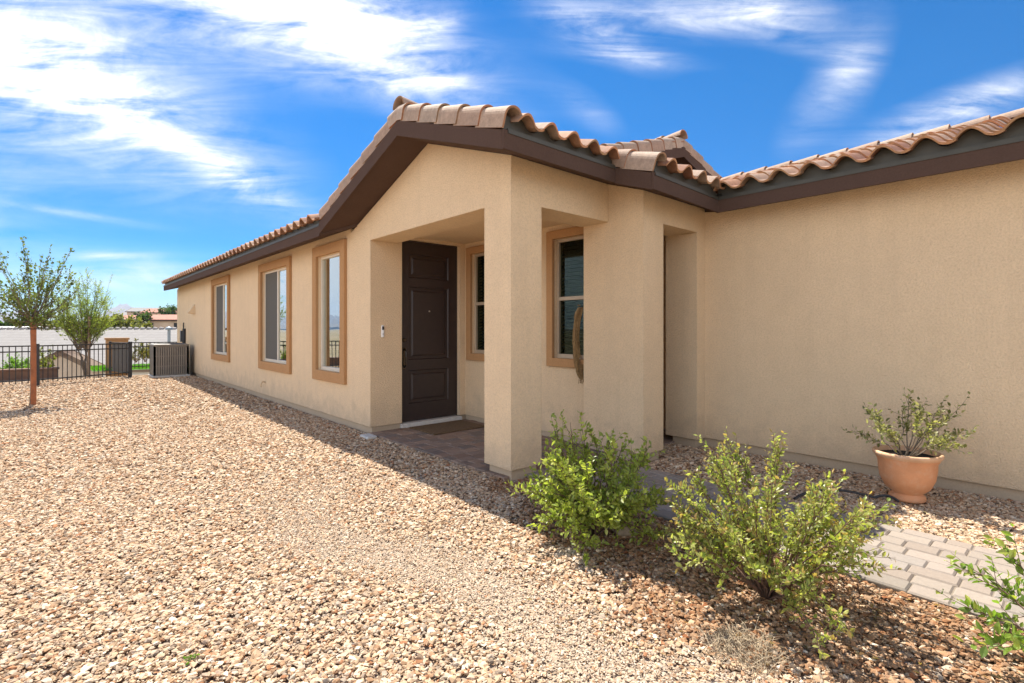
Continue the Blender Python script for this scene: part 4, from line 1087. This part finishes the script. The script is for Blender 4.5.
mp1 = k.n('ShaderNodeMapping', ins={'Vector': cv, 'Rotation': (0, 0, R(24)), 'Scale': (1.7, 10.5, 1)}).outputs[0]
n1 = k.noise(1.6, 8, .62, mp1, .9)
mp2 = k.n('ShaderNodeMapping', ins={'Vector': cv, 'Rotation': (0, 0, R(10)), 'Scale': (2.2, 4.2, 1), 'Location': (3, 1, 0)}).outputs[0]
n2 = k.noise(2.6, 9, .66, mp2, .5)
nn_ = k.math('MULTIPLY_ADD', n1, .62, k.math('MULTIPLY', n2, .38))
tot = k.math('MULTIPLY', k.math('MAXIMUM', k.math('SUBTRACT', tot, .12), 0), 1.25)
dens = k.math('MULTIPLY', tot, k.math('MULTIPLY_ADD', k.math('SUBTRACT', nn_, .5), 4.2, .64), clamp=True)
dens = k.math('MULTIPLY', dens, k.math('MULTIPLY_ADD', dens, .45, .53))
front = k.ramp(df, [(.10, (0,0,0)), (.30, (1,1,1))])
# the rest of the sky: unseen low bright cloud added to light the walls
nb_ = k.ramp(k.noise(2.2, 7, .6, dv, .6), [(.36, (0,0,0)), (.62, (1,1,1))])
hfade = k.ramp(dz_, [(.0, (1,1,1)), (.30, (1,1,1)), (.65, (.12,.12,.12))])
back = k.math('MULTIPLY', k.math('MULTIPLY_ADD', nb_, .7, .3), hfade, clamp=True)
dens = k.math('MULTIPLY', dens, .93)
cl_ = k.math('ADD', k.math('MULTIPLY', dens, front), k.math('MULTIPLY', back, k.math('SUBTRACT', 1, front)), clamp=True)
hs = k.n('ShaderNodeHueSaturation', ins={'Hue': .5, 'Saturation': 2.1, 'Value': .46, 'Color': sky.outputs[0]})
FILL_CLOUD = 8.5; CLF = 3.9
ccol = k.mix(front, (FILL_CLOUD, FILL_CLOUD, FILL_CLOUD*1.02), (CLF, CLF, CLF*1.02))
grade = k.ramp(dz_, [(.0, (.72, .80, .86)), (.09, (.38, .72, .86)), (.24, (.04, .80, .94)), (.40, (.0, .90, .98))])
skyc = k.mix(cl_, k.mix(1, hs.outputs[0], grade, 'MULTIPLY'), ccol)
bg = k.n('ShaderNodeBackground', ins={'Color': skyc, 'Strength': .13})
k.l(bg.outputs[0], k.out.inputs[0])

# ------------------------------------------------------------------ render settings
S.render.engine = 'CYCLES'
S.cycles.use_denoising = True
S.cycles.max_bounces = 8; S.cycles.diffuse_bounces = 4; S.cycles.transparent_max_bounces = 12
S.cycles.sample_clamp_indirect = 6
S.cycles.volume_bounces = 0
vs_ = S.view_settings; vs_.view_transform = 'Standard'; vs_.look = 'None'; vs_.gamma = 1; vs_.exposure = 1.34
